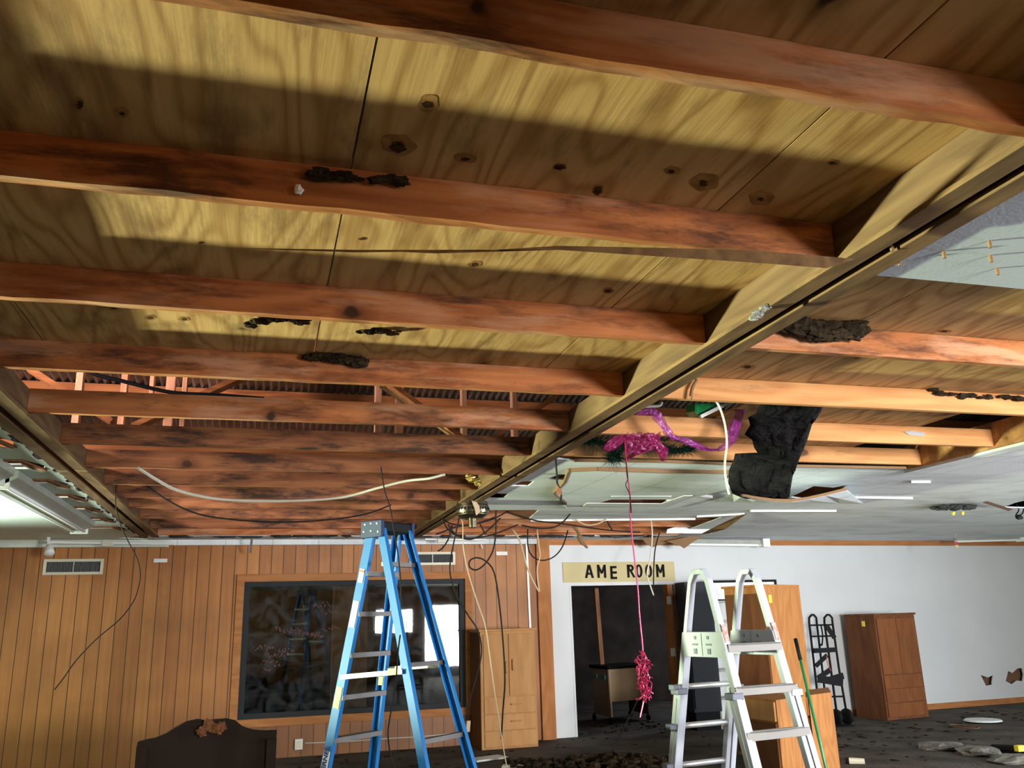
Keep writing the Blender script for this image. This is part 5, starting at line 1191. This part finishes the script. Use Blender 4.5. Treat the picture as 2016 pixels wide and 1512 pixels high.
rub('plaster_chunk', 1925, 1485, .24, .24, .06, M_grey, 'grey plaster slab beside the black tool on the right floor', seed=2)
rub('plaster_chunk', 1998, 1500, .26, .2, .05, M_grey, 'grey plaster slab at the bottom right corner', seed=3)
tag(MB().tube([P(1955, 1474, z=.03), P(2000, 1476, z=.05), P(2030, 1480, z=.05)], .05, 8).build('black_tool', M_black), 'black tool with a yellow patch lying on the right floor', 'tool')
tag(MB().obox(P(2008, 1473, z=.12), (1, 0, 0), (0, 1, 0), (0, 0, 1), .05, .03, .03).build('yellow_patch', M_ylab), 'small yellow block on the black tool at the bottom right', 'block')
q = P(1935, 1419, z=.02); tag(MB().lathe([(.26, 0), (.24, .02), (.1, .025)], q, 20).build('white_plate', M_lightw), 'white flat plate on the floor near the right baseboard', 'plate')
q = P(1899, 1430, z=.01); tag(MB().tube([q+Vector((.12*math.cos(a*math.pi/8), .25*math.sin(a*math.pi/8), 0)) for a in range(16)], .005, 5, True).build('metal_ring', M_leaf), 'thin rusty ring on the floor beside the white plate', 'ring')
t = empty('marker_pen', P(1685, 1498, z=0), 'cream marker pen with a dark cap on the floor beside the base cabinet', 'pen')
a = P(1672, 1498, z=.03); b = P(1702, 1499, z=.03); MB().tube([a, b], [.035, .03], 8).build('body', M_cream, t); MB().tube([a, a+(a-b)*.25], .03, 8).build('cap', M_black, t)
for px, py, w_, d_, an, l in ((960, 1493, .22, .12, .3, 'white board scrap on the floor at the foot of the blue ladder'), (1010, 1508, .12, .08, -.4, 'small pale scrap near the bottom edge, right of the ladder scrap')):
    q = P(px, py, z=.02); tag(MB().obox(q, (math.cos(an), math.sin(an), 0), (-math.sin(an), math.cos(an), 0), (0, 0, 1), w_, d_, .01).build('board_scrap', M_wlab), l, 'scrap')
rg = random.Random(21); m = MB()
for i in range(260):
    q = P(max(1125, min(1380, rg.gauss(1235, 55))), 1497+abs(rg.gauss(0, 18)), z=0); q.z = rg.uniform(0, .07); m.blob(q, rg.uniform(.02, .09), rg.uniform(.02, .08), rg.uniform(.015, .05), rg, .4, 6, 4)
tag(m.build('rubble_pile', M_fuzz), 'dark heap of rubble on the floor in front of the doorway', 'rubble', kind='stuff')
m = MB()
for i in range(160):
    q = P(max(1000, min(1105, rg.gauss(1058, 28))), 1503+abs(rg.gauss(0, 14)), z=0); q.z = rg.uniform(0, .05); m.blob(q, rg.uniform(.02, .07), rg.uniform(.02, .07), rg.uniform(.015, .04), rg, .4, 6, 4)
tag(m.build('rubble_pile', M_fuzz), 'small dark heap of rubble at the foot of the boarded wall', 'rubble', kind='stuff')
m = MB()
for i in range(420):
    q = Vector((rg.uniform(.5, 12.5), rg.uniform(8.5, 12.2), 0)); q.z = .004
    if (2.7 < q.x < 3.8 and q.y > 11.6) or (9 < q.x < 10.3 and q.y > 11.7) or (5 < q.x < 6.8 and q.y < 10.2) or (6 < q.x < 7.3 and q.y > 11.6) or (2.4 < q.x < 5.4 and q.y < 11.2) or (8 < q.x < 8.9 and q.y > 11.4) or (7.3 < q.x < 9 and q.y < 9.5): continue
    m.blob(q, rg.uniform(.01, .05), rg.uniform(.01, .05), rg.uniform(.004, .014), rg, .4, 5, 4)
for i in range(60):
    q = Vector((rg.uniform(4.6, 6.2), rg.uniform(12.5, 14), .004)); m.blob(q, rg.uniform(.01, .05), rg.uniform(.01, .05), .012, rg, .4, 5, 4)
tag(m.build('floor_litter', M_fuzz), 'scattered dark crumbs and litter over the floor', 'litter', kind='stuff')
